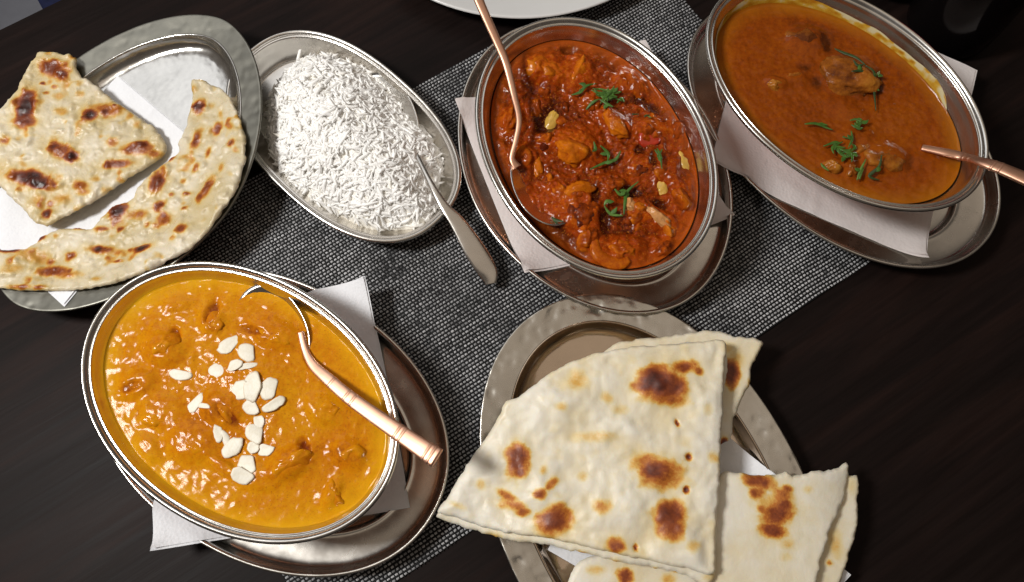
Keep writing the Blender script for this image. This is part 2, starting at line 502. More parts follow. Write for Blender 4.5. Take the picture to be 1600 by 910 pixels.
# ------------------------------------------------------------------ placemat: every crossing of the weave is a raised stitch
def build_mat():
    u0, u1, v0, v1 = -0.2240, 0.2485, -0.1212, 0.1783
    c = uv((u0 + u1) / 2, (v0 + v1) / 2)
    root = thing('placemat', 'black and white woven rectangular placemat lying under the dishes', 'placemat', (c[0], c[1], 0.0), TH)
    hw, hh = (u1 - u0) / 2, (v1 - v0) / 2
    V, F = slab_box([(-hw, -hh), (hw, -hh), (hw, hh), (-hw, hh)], 0.0002, 0.0012, 0.0005)
    mesh_obj('backing', V, F, M['mat_base'], root, smooth=False)
    pu, pv = 0.0028, 0.0026
    nu, nv = int(2 * hw / pu), int(2 * hh / pv)
    I, J = np.meshgrid(np.arange(nu), np.arange(nv), indexing='ij')
    I = I.ravel(); J = J.ravel()
    x = -hw + (I + .5) * (2 * hw / nu); y = -hh + (J + .5) * (2 * hh / nv)
    x = x + (J % 2) * pu * .22 + fbm(x, y, 26, 2, 5) * 0.0009; y = y + fbm(x, y, 22, 2, 8) * 0.0009
    # heathered streaks: every yarn changes brightness along its run
    st = 0.55 * fbm(I * 0.13, J * 3.1, 1.0, 2, 21) + 0.25 * fbm(I * 3.3, J * 0.13, 1.0, 2, 27)
    patch = fbm(x, y, 20, 3, 33)
    g = np.clip(0.66 + 0.42 * st + 0.40 * patch + RNG.normal(0, .14, len(I)), 0.08, 1.0)
    colw = np.stack([g * 0.56, g * 0.56, g * 0.57], 1) + 0.015
    blk = np.clip(0.006 + 0.006 * RNG.random(len(I)), 0, 1)
    colb = np.stack([blk, blk, blk * 1.05], 1)
    gx, gy = np.meshgrid([-1, 0, 1], [-1, 0, 1], indexing='ij'); gx = gx.ravel(); gy = gy.ravel()
    gz = np.array([-.2, .55, -.2, .6, 1.0, .6, -.2, .55, -.2])
    q = np.array([(a * 3 + b_, (a + 1) * 3 + b_, (a + 1) * 3 + b_ + 1, a * 3 + b_ + 1) for a in range(2) for b_ in range(2)])
    def stitches(x, y, lx, ly, hz, z0):
        n = len(x); j = lambda s_: 1 + RNG.normal(0, s_, n)
        VX = x[:, None] + gx * (lx * j(.10))[:, None] + gy * (RNG.normal(0, .10, n) * lx)[:, None]; VY = y[:, None] + gy * (ly * j(.10))[:, None]; VZ = z0 + gz * (hz * j(.12))[:, None]
        return np.stack([VX, VY, VZ], 2).reshape(-1, 3)
    Vw = stitches(x, y, pu * .35, pv * .255, .0009, .0012)
    m1 = I < nu - 1; m2 = J < nv - 1
    Vb1 = stitches(x[m1] + pu / 2, y[m1], pu * .16, pv * .52, .0005, .0011)
    Vb2 = stitches(x[m2], y[m2] + pv / 2, pu * .58, pv * .19, .0005, .0011)
    V = np.concatenate([Vw, Vb1, Vb2]); n = len(V) // 9
    F = (q[None] + (np.arange(n) * 9)[:, None, None]).reshape(-1, 4)
    C = np.repeat(np.concatenate([colw, colb[m1], colb[m2]]), 9, 0)
    o = mesh_obj('weave', V, F, M['yarn'], root, True, {'yarn': C})
    o['kind'] = 'stuff'
build_mat()

# ------------------------------------------------------------------ dishes
UNDER = [(0.0012, 0.0160), (0.0, 0.0172), (0.0003, 0.0184), (0.0014, 0.0188), (0.0026, 0.0180), (0.0036, 0.0150), (0.0050, 0.0112),
         (0.0070, 0.0094), (0.0110, 0.0086), (0.0180, 0.0080), (0.0230, 0.0077), (0.0246, 0.0080), (0.0258, 0.0076), (0.0275, 0.0046), (0.0310, 0.0037), (0.040, 0.0034), (0.070, 0.0034)]
UNDER_BOT = [(0.0012, 0.0160), (0.0032, 0.0140), (0.0050, 0.0096), (0.0075, 0.0078), (0.0180, 0.0064), (0.0260, 0.0050), (0.0290, 0.0022), (0.0340, 0.0019), (0.07, 0.0019)]
def hp_under(x, y, a, b, n):
    d = inset_of(x, y, a, b, n)
    pr = np.array(UNDER[3:])
    z = np.interp(d, pr[:, 0], pr[:, 1])
    return np.where(d < 0, 0.004, z), d
def under_plate(c, a, b, th, n, label):
    r = thing('oval_under_plate', label, 'plate', (c[0], c[1], 0.002), th, 'oval steel plates under the curry bowls')
    pr = smooth_profile(UNDER, 4)
    V, F = sweep(pr, a, b, n, 640)
    o = mesh_obj('dish', V, F, M['steel_plate'], r)
    V2, F2 = sweep(smooth_profile(UNDER_BOT, 2), a, b, n, 120)
    mesh_obj('underside', V2, [f[::-1] for f in F2], M['steel_plate'], r)
    return r
BOWL_IN = [(0.0010, -0.0024), (0.0, -0.0012), (0.0005, 0.0003), (0.0017, 0.0008), (0.0029, 0.0001), (0.0038, -0.0012), (0.0046, -0.0017), (0.0052, -0.0014), (0.0058, -0.0018),
           (0.0066, -0.0042), (0.0074, -0.0060), (0.0082, -0.0078), (0.0100, -0.0120), (0.0140, -0.0195), (0.0240, -0.0335), (0.0330, -0.0445), (0.0410, -0.0500), (0.066, -0.0510)]
BOWL_OUT = [(0.0010, -0.0022), (0.0022, -0.0034), (0.0042, -0.0048), (0.0062, -0.0076), (0.0090, -0.0132), (0.0138, -0.0215), (0.0236, -0.0355), (0.0330, -0.0475), (0.0385, -0.0528),
            (0.0395, -0.0535), (0.0400, -0.0570), (0.0420, -0.0572), (0.0430, -0.0545), (0.068, -0.0545)]
ZR = 0.0645        # bowl rim above the table
def bowl(c, a, b, th, n, label, z=ZR):
    r = thing('balti_bowl', label, 'bowl', (c[0], c[1], z - 0.0575), th, 'oval steel and copper curry bowls')
    lo = 0.0575
    pr = [(d, q + lo) for d, q in smooth_profile(BOWL_IN, 5)]
    V, F = sweep(pr, a, b, n, 720); mesh_obj('liner', V, F, M['steel_bright'], r)
    pr = [(d, q + lo) for d, q in smooth_profile(BOWL_OUT, 3)]
    V, F = sweep(pr, a, b, n, 160); mesh_obj('outer_shell', V, [f[::-1] for f in F], M['copper'], r)
    return r
R_ = math.radians
PA = ((-0.1578, -0.0884), 0.1263, 0.0863, R_(-30.6), 2.08)
PB = ((0.0581, 0.0932), 0.1227, 0.0918, R_(117.5), 1.92)
PC = ((0.2386, 0.1211), 0.1284, 0.0835, R_(132.8), 2.08)
BA = ((-0.1620, -0.0838), 0.1046, 0.0724, R_(147.2), 2.04)
BB = ((0.0544, 0.0838), 0.0995, 0.0735, R_(115.1), 2.04)
BC = ((0.2230, 0.1226), 0.1055, 0.0705, R_(135.6), 2.0)
under_plate(*PA, 'oval steel plate under the golden curry bowl sprinkled with almonds')
under_plate(*PB, 'oval steel plate under the red tomato curry bowl')
under_plate(*PC, 'oval steel plate under the brown curry bowl at the upper right')
bowl(*BA, 'oval copper and steel bowl holding the golden curry with almonds')
bowl(*BB, 'oval copper and steel bowl holding the chunky red curry')
bowl(*BC, 'oval copper and steel bowl holding the smooth brown orange curry')

# ------------------------------------------------------------------ napkins draped over the plates
def napkin(corners, name_label, supports, clamp=None, mat='paper', res=56, loose=None, iters=900, ply=True, zlift=0.0, lift=None, grp=None):
    """corners in world xy; membrane relaxed over the support height field; a second ply below"""
    c = np.array(corners, float)
    s = np.linspace(0, 1, res); S, T = np.meshgrid(s, s, indexing='ij')
    X = (1 - S)[..., None] * ((1 - T)[..., None] * c[0] + T[..., None] * c[3]) + S[..., None] * ((1 - T)[..., None] * c[1] + T[..., None] * c[2])
    x, y = X[..., 0], X[..., 1]
    h = supports(x, y) + 0.0009 + zlift
    Z = h.copy()
    cl = clamp(x, y) if clamp is not None else np.zeros_like(x, bool)
    zc = h.copy()
    if lift is not None:
        L = lift(x, y)
    else:
        L = np.full_like(x, -1.0)
    h2 = np.maximum(h, L)
    Z = h2.copy()
    for _ in range(iters):
        P = np.pad(Z, 1, mode='edge')
        A = (P[:-2, 1:-1] + P[2:, 1:-1] + P[1:-1, :-2] + P[1:-1, 2:]) / 4
        Z = np.maximum(A - 0.000004, h2)
        Z = np.where(cl, zc, Z)
    Z = Z + fbm(x, y, 45, 3, int(abs(c[0][0]) * 1000) % 50) * 0.0008 + 0.0004 + 0.0007 * np.exp(-((S - .5) / .012) ** 2) + 0.0005 * np.exp(-((T - .5) / .012) ** 2)
    Z = np.where(cl, zc, Z)
    cen = X.reshape(-1, 2).mean(0)
    V = np.stack([x - cen[0], y - cen[1], Z], 2).reshape(-1, 3)
    F = []
    for i in range(res - 1):
        for j in range(res - 1):
            F.append((i * res + j, (i + 1) * res + j, (i + 1) * res + j + 1, i * res + j + 1))
    nrm = (c[1] - c[0])[0] * (c[3] - c[0])[1] - (c[1] - c[0])[1] * (c[3] - c[0])[0]
    if nrm < 0: F = [f[::-1] for f in F]
    r = thing('paper_napkin', name_label, 'napkin', (cen[0], cen[1], 0.0), 0, grp)
    o = mesh_obj('upper_ply', V, F, M[mat], r)
    V2 = V.copy(); V2[:, 2] -= 0.0006
    V2[:, 0] = V2[:, 0] * 1.012 + 0.0004; V2[:, 1] = V2[:, 1] * 1.012 - 0.0006
    o2 = mesh_obj('lower_ply', V2, F, M[mat], r)
    return r
def dish_local(x, y, D):
    (cx, cy), a, b, th, n = D
    dx, dy = x - cx, y - cy
    return dx * math.cos(th) + dy * math.sin(th), -dx * math.sin(th) + dy * math.cos(th)
def sup_under(D):
    def f(x, y):
        X, Y = dish_local(x, y, D)
        z, d = hp_under(X, Y, D[1], D[2], D[4])
        return z + 0.002
    return f
def foot_of(D, ins=0.036):
    def f(x, y):
        X, Y = dish_local(x, y, D)
        return inset_of(X, Y, D[1], D[2], D[4]) > ins
    return f
def corner_lift(pts):
    """paper corners that stand up a little: (px, py, z, radius)"""
    def f(x, y):
        L = np.full_like(x, -1.0)
        for (p, z, r) in pts:
            d = np.hypot(x - p[0], y - p[1])
            L = np.maximum(L, np.where(d < r, z * (1 - (d / r) * 0.5), -1))
        return L
    return f
napkin([at(567, 432, 0.030), at(637, 790, 0.010), at(235, 857, 0.030), at(205, 500, 0.03)], 'white paper napkin under the golden curry bowl', sup_under(PA), foot_of(BA),
       lift=corner_lift([(at(567, 432, .03), .030, .006), (at(235, 857, .03), .030, .006)]), grp='paper napkins under the dishes')
napkin([at(712, 153, 0.024), at(820, 423, 0.022), at(1145, 333, 0.022), at(1008, 60, 0.024)], 'white paper napkin under the red curry bowl', sup_under(PB), foot_of(BB), mat='paper_warm',
       lift=corner_lift([(at(712, 153, .024), .023, .006)]), grp='paper napkins under the dishes')
napkin([at(1198, -40, 0.026), at(1114, 246, 0.026), at(1452, 397, 0.022), at(1531, 103, 0.026)], 'pinkish white paper napkin under the brown curry bowl', sup_under(PC), foot_of(BC), mat='paper_warm',
       lift=corner_lift([(at(1114, 246, .026), .026, .006), (at(1452, 397, .022), .020, .004)]), grp='paper napkins under the dishes')

# ------------------------------------------------------------------ curries
def blob(seed, r=(1, 1, 1), rough=0.25, segs=36, rings=24, dents=3.0, facets=4):
    rr = np.random.default_rng(seed)
    V = []; F = []
    ph = rr.random(6) * 6.28
    for i in range(rings + 1):
        la = math.pi * i / rings - math.pi / 2
        for j in range(segs):
            lo = 2 * math.pi * j / segs
            v = np.array([math.cos(la) * math.cos(lo), math.cos(la) * math.sin(lo), math.sin(la)])
            V.append(v)
    V = np.array(V)
    k = 1 + rough * (fbm(V[:, 0] * 1.3 + V[:, 2], V[:, 1] * 1.3 - V[:, 2] * .7, 1.1, 3, seed % 97) + 0.5 * fbm(V[:, 0] + 3, V[:, 1] + V[:, 2], dents, 2, seed % 89) + 0.22 * fbm(V[:, 0] - V[:, 2] * .6, V[:, 1] + V[:, 2], 6.5, 2, seed % 83))
    # flattened facets, as cut meat has
    for q in range(facets):
        nrm = rr.normal(size=3); nrm /= np.linalg.norm(nrm)
        dd = (V * k[:, None]) @ nrm
        k = np.where(dd > 0.72, k * (0.72 + (dd - 0.72) * .25) / np.maximum(dd, 1e-3), k)
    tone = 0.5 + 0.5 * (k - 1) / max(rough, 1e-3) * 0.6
    V = V * k[:, None] * np.array(r)
    for i in range(rings):
        for j in range(segs):
            q = (j + 1) % segs
            F.append((i * segs + j, i * segs + q, (i + 1) * segs + q, (i + 1) * segs + j))
    return V, F, tone

class Curry:
    def __init__(s, name, label, D, zs, inset, mat, hf, tonef, segs=360, rings=170):
        s.D = D; s.zs = zs; s.hf = hf
        (cx, cy), a, b, th, n = D
        s.root = thing(name, label, 'curry', (cx, cy, zs), 0)
        aa, bb = a - inset, b - inset
        t = even_t(aa, bb, n, segs)
        ex, ey = selli(aa, bb, n, t)
        c, q = math.cos(th), math.sin(th)
        ex, ey = ex * c - ey * q, ex * q + ey * c
        ks = np.linspace(0, 1, rings + 1)[1:]
        X = (ex[None] * ks[:, None]).ravel(); Y = (ey[None] * ks[:, None]).ravel()
        K = np.repeat(ks, segs)
        X = np.append(X, 0); Y = np.append(Y, 0); K = np.append(K, 0)
        wx, wy = X + cx, Y + cy
        dist = (1 - K) * (aa + bb) / 2
        h = hf(wx, wy) * np.clip(dist / 0.006, 0, 1) ** 0.7
        h = h + np.clip(1 - dist / 0.0022, 0, 1) ** 2 * 0.0012
        F = []
        for i in range(rings - 1):
            for j in range(segs):
                k = (j + 1) % segs
                F.append((i * segs + j, (i + 1) * segs + j, (i + 1) * segs + k, i * segs + k))
        cidx = rings * segs
        for j in range(segs): F.append((cidx, j, (j + 1) % segs))
        tone = tonef(wx, wy, h, dist)
        rim = np.clip(1 - dist / 0.012, 0, 1) * (0.7 + 0.4 * fbm(wx, wy, 60, 2, 3))
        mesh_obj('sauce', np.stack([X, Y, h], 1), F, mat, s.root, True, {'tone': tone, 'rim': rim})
    def z(s, x, y):
        return s.zs + float(s.hf(np.array([x]), np.array([y]))[0])
    def chunk(s, name, px, py, rx, ry, rz, ang, mat, seed, up=0.0, tone=0.0, rough=0.28, tilt=0.0):
        p = at(px, py, s.zs + 0.003)
        V, F, tn = blob(seed, (rx, ry, rz), rough)
        z = s.hf(np.array([p[0]]), np.array([p[1]]))[0] - rz + up
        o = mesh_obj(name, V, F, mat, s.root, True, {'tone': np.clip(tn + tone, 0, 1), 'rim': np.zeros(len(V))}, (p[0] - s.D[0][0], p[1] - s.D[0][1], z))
        o.rotation_euler = (tilt, 0, math.radians(ang))
        return o
def gauss_bumps(lst, zs):
    """(px, py, rx px, ry px, angle deg, height m): rounded lumps under the sauce"""
    S = scale_at(zs); B = []
    for px, py, rx, ry, an, h in lst:
        p = at(px, py, zs); B.append((p[0], p[1], rx * S, ry * S, math.radians(-an), h))
    def f(x, y):
        r = np.zeros_like(x)
        for cx, cy, rx, ry, a, h in B:
            dx, dy = x - cx, y - cy
            u = (dx * math.cos(a) + dy * math.sin(a)) / rx; v = (-dx * math.sin(a) + dy * math.cos(a)) / ry
            q = np.sqrt(u * u + v * v)
            r = r + h / (1 + np.exp((q - 0.85) * 6.5))
        return r
    return f

# golden curry
ZA = 0.0545
bA = gauss_bumps([(255, 545, 36, 26, 30, .0036), (215, 600, 30, 22, -20, .0030), (250, 640, 40, 28, 20, .0018), (345, 640, 34, 26, 40, .0032), (455, 722, 38, 24, -25, .0042), (545, 708, 30, 22, 30, .0034),
                  (300, 690, 42, 30, 10, .0026), (430, 520, 44, 24, 20, .0030), (400, 600, 60, 40, 30, .0022), (330, 500, 26, 20, 60, .0024), (505, 640, 34, 22, 30, .0024), (530, 780, 34, 18, 10, .0012),
                  (400, 745, 40, 20, 15, .0016), (230, 700, 26, 18, 40, .0016), (590, 740, 18, 18, 0, .0012), (275, 475, 24, 14, 0, .0012), (520, 770, 12, 26, 20, .0022), (350, 730, 28, 10, 30, .002)], ZA)
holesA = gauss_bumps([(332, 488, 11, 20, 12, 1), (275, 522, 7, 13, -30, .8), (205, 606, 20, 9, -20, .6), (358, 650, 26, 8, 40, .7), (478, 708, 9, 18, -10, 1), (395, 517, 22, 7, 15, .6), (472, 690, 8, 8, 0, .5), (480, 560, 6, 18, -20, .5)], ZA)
warmA = gauss_bumps([(330, 640, 90, 70, 30, .5), (430, 520, 90, 50, 20, .35), (470, 720, 80, 40, 0, .35), (230, 560, 60, 60, 0, .3), (540, 700, 50, 40, 0, .3)], ZA)
def hA(x, y):
    return bA(x, y) - 0.0022 * holesA(x, y) + 0.0003 * fbm(x, y, 90, 3, 2) + 0.00026 * fbm(x, y, 300, 2, 9) + 0.0005 * np.clip(fbm(x, y, 150, 2, 14), 0, 1) ** 2
CA = Curry('golden_curry', 'golden yellow creamy curry with almond flakes filling the left bowl', BA, ZA, 0.0079, M['korma'], hA,
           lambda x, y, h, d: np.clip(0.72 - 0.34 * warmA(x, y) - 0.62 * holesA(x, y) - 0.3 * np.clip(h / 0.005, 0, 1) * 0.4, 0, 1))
for i, (px, py, rx, ry, an, up, tn) in enumerate([(255, 540, .012, .009, 30, .0014, -.05), (212, 603, .012, .008, 20, .0010, -.25), (345, 640, .013, .010, -40, .0012, -.2), (455, 722, .014, .009, 25, .0018, 0), (546, 708, .011, .009, -30, .0016, 0.05),
                                                 (330, 505, .010, .009, 60, .0012, -.1), (430, 522, .014, .010, -20, .0010, .0), (300, 690, .013, .010, 0, .0010, 0), (515, 640, .011, .008, 20, .0009, .05), (522, 772, .006, .010, 20, .0011, 0), (235, 655, .011, .008, 0, .0008, .1)]):
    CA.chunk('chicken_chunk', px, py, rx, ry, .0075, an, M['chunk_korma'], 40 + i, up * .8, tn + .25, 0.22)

# red tomato curry
ZB = 0.0515
lumpsB = [(850, 110, 42, 34, 20, .006), (905, 110, 30, 40, 0, .004), (800, 190, 22, 34, 0, .004), (820, 250, 26, 34, 10, .004), (900, 230, 42, 36, 30, .0055), (960, 190, 36, 22, 35, .0055), (1015, 205, 30, 30, 0, .005), (1060, 200, 24, 40, -20, .003),
          (905, 330, 48, 36, -20, .006), (880, 300, 36, 24, 10, .003), (955, 290, 26, 22, 0, .004), (1000, 330, 26, 24, 20, .005), (1040, 350, 28, 20, 40, .004), (1065, 310, 26, 34, 0, .004), (975, 390, 34, 26, 0, .0045), (925, 375, 24, 30, 10, .004),
          (1040, 390, 26, 16, -20, .0035), (945, 405, 26, 14, 10, .003), (1000, 255, 30, 24, 0, .004), (840, 165, 24, 26, 0, .003), (1040, 270, 24, 24, 0, .004), (985, 130, 36, 24, 20, .0035), (930, 160, 30, 24, 0, .003), (860, 215, 24, 18, 0, .003)]
bB = gauss_bumps(lumpsB, ZB)
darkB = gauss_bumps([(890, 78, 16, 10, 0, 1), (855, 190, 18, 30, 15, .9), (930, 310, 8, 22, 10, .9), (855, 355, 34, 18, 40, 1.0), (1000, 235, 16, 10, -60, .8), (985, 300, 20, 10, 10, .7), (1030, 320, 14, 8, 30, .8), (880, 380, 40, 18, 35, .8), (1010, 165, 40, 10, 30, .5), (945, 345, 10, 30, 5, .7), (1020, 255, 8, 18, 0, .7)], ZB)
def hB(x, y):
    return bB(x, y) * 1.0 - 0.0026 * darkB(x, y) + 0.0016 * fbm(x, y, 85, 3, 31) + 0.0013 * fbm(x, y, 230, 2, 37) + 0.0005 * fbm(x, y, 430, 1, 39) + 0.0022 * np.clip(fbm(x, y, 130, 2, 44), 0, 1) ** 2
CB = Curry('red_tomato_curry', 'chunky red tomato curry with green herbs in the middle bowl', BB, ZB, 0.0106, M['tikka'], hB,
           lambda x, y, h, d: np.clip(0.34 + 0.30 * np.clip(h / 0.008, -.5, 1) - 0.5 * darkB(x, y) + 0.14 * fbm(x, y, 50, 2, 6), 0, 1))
rB = np.random.default_rng(5)
for i, (px, py, rx, ry, an, h) in enumerate(lumpsB):
    s = scale_at(ZB)
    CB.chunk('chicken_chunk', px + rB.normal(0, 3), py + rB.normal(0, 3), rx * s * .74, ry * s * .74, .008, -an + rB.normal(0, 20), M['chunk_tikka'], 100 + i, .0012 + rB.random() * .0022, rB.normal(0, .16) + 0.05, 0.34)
for i in range(18):     # smaller minced pieces between the chunks
    a = rB.random() * 6.28; r = math.sqrt(rB.random()) * .86
    X, Y = r * (BB[1] - .012) * math.cos(a), r * (BB[2] - .012) * math.sin(a)
    cx = BB[0][0] + X * math.cos(BB[3]) - Y * math.sin(BB[3]); cy = BB[0][1] + X * math.sin(BB[3]) + Y * math.cos(BB[3])
    V, F, tn = blob(300 + i, (.0030 + rB.random() * .004, .0026 + rB.random() * .0022, .004), 0.4, 14, 9)
    o = mesh_obj('mince_piece', V, F, M['chunk_tikka'], CB.root, True, {'tone': np.clip(tn - .12 + rB.normal(0, .2), 0, 1), 'rim': np.zeros(len(V))}, (cx - BB[0][0], cy - BB[0][1], float(hB(np.array([cx]), np.array([cy]))[0]) - .0026))
    o.rotation_euler = (0, 0, rB.random() * 6.28)
for nm, px, py, rx, ry, an, mt, up in (('onion_piece', 864, 178, .0050, .0098, -25, 'onion', .0016), ('onion_piece', 1071, 246, .0052, .0095, 18, 'onion', .0016), ('onion_piece', 1040, 288, .0050, .0085, 10, 'onion', .0014),
                                       ('pepper_piece', 1018, 212, .0080, .0065, 10, 'pepper', .0008), ('chicken_sliver', 985, 318, .0046, .0050, 0, 'pale_chunk', .0026), ('chicken_sliver', 1032, 340, .0034, .0110, 48, 'pale_chunk', .0034),
                                       ('onion_strip', 963, 192, .0060, .0125, 42, 'chunk_tikka', .0030), ('onion_strip', 838, 252, .0040, .0110, 8, 'chunk_tikka', .0020), ('onion_strip', 905, 296, .0100, .0060, 12, 'chunk_tikka', .0030)):
    V, F, tn = blob(int(px), (rx, ry, .0042), 0.14 if mt == 'onion' else 0.30, facets=0 if mt == 'onion' else 4)
    CB_p = at(px, py, ZB + .006)
    o = mesh_obj(nm, V, F, M[mt], CB.root, True, {'tone': np.full(len(V), .75), 'rim': np.zeros(len(V))}, (CB_p[0] - BB[0][0], CB_p[1] - BB[0][1], float(hB(CB_p[:1], CB_p[1:])[0]) - .0042 + up))
    o.rotation_euler = (0.1, 0.08, math.radians(an))
# a softened ring of onion at the lower end of the bowl
arc = [at3(928, 370, ZB + .0045), at3(932, 394, ZB + .0045), at3(948, 408, ZB + .0036), at3(970, 412, ZB + .0030), at3(982, 405, ZB + .0030)]
V, F = bar(arc, [.005, .008, .009, .008, .005], [.002, .0034, .0036, .0034, .002], 6, 10, 2.2)[:2]
V = V - np.array([BB[0][0], BB[0][1], ZB])
mesh_obj('onion_ring', V, F, M['chunk_tikka'], CB.root, True, {'tone': np.full(len(V), .62), 'rim': np.zeros(len(V))})

# brown orange curry
ZC = 0.0505
bC = gauss_bumps([(1262, 62, 44, 30, 10, .0042), (1328, 118, 48, 36, 20, .0058), (1212, 130, 22, 12, 20, .0030), (1378, 248, 42, 30, -15, .0034), (1302, 258, 18, 14, 0, .0032), (1328, 262, 16, 18, 0, .0036), (1240, 120, 26, 18, 0, .0018),
                  (1320, 170, 40, 20, 30, .0018), (1440, 250, 36, 12, 10, .0012), (1340, 210, 30, 22, 0, .002)], ZC)
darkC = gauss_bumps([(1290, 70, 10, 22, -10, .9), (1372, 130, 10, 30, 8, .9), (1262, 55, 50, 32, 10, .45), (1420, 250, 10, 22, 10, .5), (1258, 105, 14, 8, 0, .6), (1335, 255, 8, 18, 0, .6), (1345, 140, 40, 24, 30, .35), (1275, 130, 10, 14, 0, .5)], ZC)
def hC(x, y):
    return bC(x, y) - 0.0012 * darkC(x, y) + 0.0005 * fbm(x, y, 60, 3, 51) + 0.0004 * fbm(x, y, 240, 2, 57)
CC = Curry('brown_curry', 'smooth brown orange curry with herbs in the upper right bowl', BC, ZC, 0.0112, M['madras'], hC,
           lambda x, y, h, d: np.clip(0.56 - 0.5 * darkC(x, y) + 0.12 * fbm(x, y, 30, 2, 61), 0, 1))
for i, (px, py, rx, ry, an, up, tn) in enumerate([(1262, 62, .016, .011, 0, .0016, -.3), (1328, 116, .0215, .0165, -20, .0024, -.10), (1213, 131, .008, .0042, -15, .0018, .25), (1380, 246, .017, .012, 15, .0010, -.05), (1302, 258, .007, .006, 0, .0018, .15),
                                                 (1330, 262, .006, .007, 0, .0020, .1), (1245, 118, .009, .006, 0, .001, 0), (1352, 232, .010, .007, 0, .0012, 0)]):
    CC.chunk('chicken_chunk', px, py, rx, ry, .008, an, M['chunk_madras'], 400 + i, up, tn, 0.3)
# the smear left on the bowl wall above the sauce
def film():
    (cx, cy), a, b, th, n = BC
    pr = np.array([(d, q) for d, q in BOWL_IN[10:]])
    V = []; F = []; tone = []; rim = []
    tt = np.linspace(R_(-152), R_(34), 140); L = 12
    lx = None
    for t in tt:
        k = (t - tt[0]) / (tt[-1] - tt[0])
        top = -0.0068 - 0.0036 * (0.5 + 0.5 * vnoise(np.array([k * 14.0]), np.array([0.3]), 1, 5)[0]) - 0.006 * (max(0, .14 - k) / .14) - 0.006 * max(0, (k - .88) / .12)
        for j in range(L):
            z = (ZC - ZR - 0.001) + (top - (ZC - ZR - 0.001)) * j / (L - 1)
            d = np.interp(-z, -pr[:, 1], pr[:, 0]) + 0.0002 * math.sin(math.pi * min(1, j / (L - 1) + .08)) + (0.0003 if 0 < j < L - 1 else 0.0001)
            x, y = selli(a - d, b - d, n, t)
            V.append((x, y, z + ZR - ZC)); v = j / (L - 1)
            tone.append(np.clip(0.15 + 1.1 * v * (0.6 + .8 * vnoise(np.array([k * 40.0]), np.array([v * 3.0]), 1, 9)[0]), 0, 1)); rim.append(0)
    for i in range(len(tt) - 1):
        for j in range(L - 1):
            F.append((i * L + j, (i + 1) * L + j, (i + 1) * L + j + 1, i * L + j + 1))
    V = np.array(V); c, s = math.cos(th), math.sin(th)
    V = np.stack([V[:, 0] * c - V[:, 1] * s, V[:, 0] * s + V[:, 1] * c, V[:, 2]], 1)
    mesh_obj('sauce_smear', V, F, M['film'], CC.root, True, {'tone': tone, 'rim': rim})
film()

# ------------------------------------------------------------------ almond flakes
def flake_mesh(seed, rx, ry):
    rr = np.random.default_rng(seed); S = 22
    V = []; F = []
    cut = rr.random() < 0.6; ca = rr.random() * 6.28
    ks = (0.0, .5, .85, 1.0)
    t = np.linspace(0, 2 * np.pi, S, endpoint=False)
    e = 1 + 0.06 * np.sin(2 * t + rr.random() * 6) + .08 * np.cos(t + 0.3) + .035 * np.sin(5 * t + rr.random() * 6) + .03 * rr.normal(size=S)
    ox, oy = np.cos(t) * rx * e, np.sin(t) * ry * e
    if cut:
        p = ox * math.cos(ca) / rx + oy * math.sin(ca) / ry
        f = np.where(p > .62, .62 / np.maximum(p, 1e-6), 1); ox, oy = ox * f, oy * f
    bx, by = rr.normal(0, .5, 2)
    for side in (1, -1):
        for k in ks[1:]:
            th = (0.00036 if k < 1 else 0.0002) * side
            x, y = ox * k, oy * k
            z = th + 0.0009 * (bx * (x / rx) ** 2 + by * (y / ry) ** 2)
            V += list(zip(x, y, z))
        V.append((0, 0, .00036 * side))
    n1 = 3 * S + 1
    for side in (0, 1):
        o = side * n1
        for j in range(S):
            q = (j + 1) % S
            T = [(o + 3 * S, o + j, o + q)]
            for i in range(2): T.append((o + i * S + j, o + (i + 1) * S + j, o + (i + 1) * S + q, o + i * S + q))
            F += [x if side == 0 else x[::-1] for x in T]
    for j in range(S):
        q = (j + 1) % S
        F.append((2 * S + j, n1 + 2 * S + j, n1 + 2 * S + q, 2 * S + q))
    sk = np.zeros(len(V)); st = rr.uniform(.15, .8)
    for o_ in (0, n1): sk[o_ + 2 * S:o_ + 3 * S] = st
    return V, F, sk
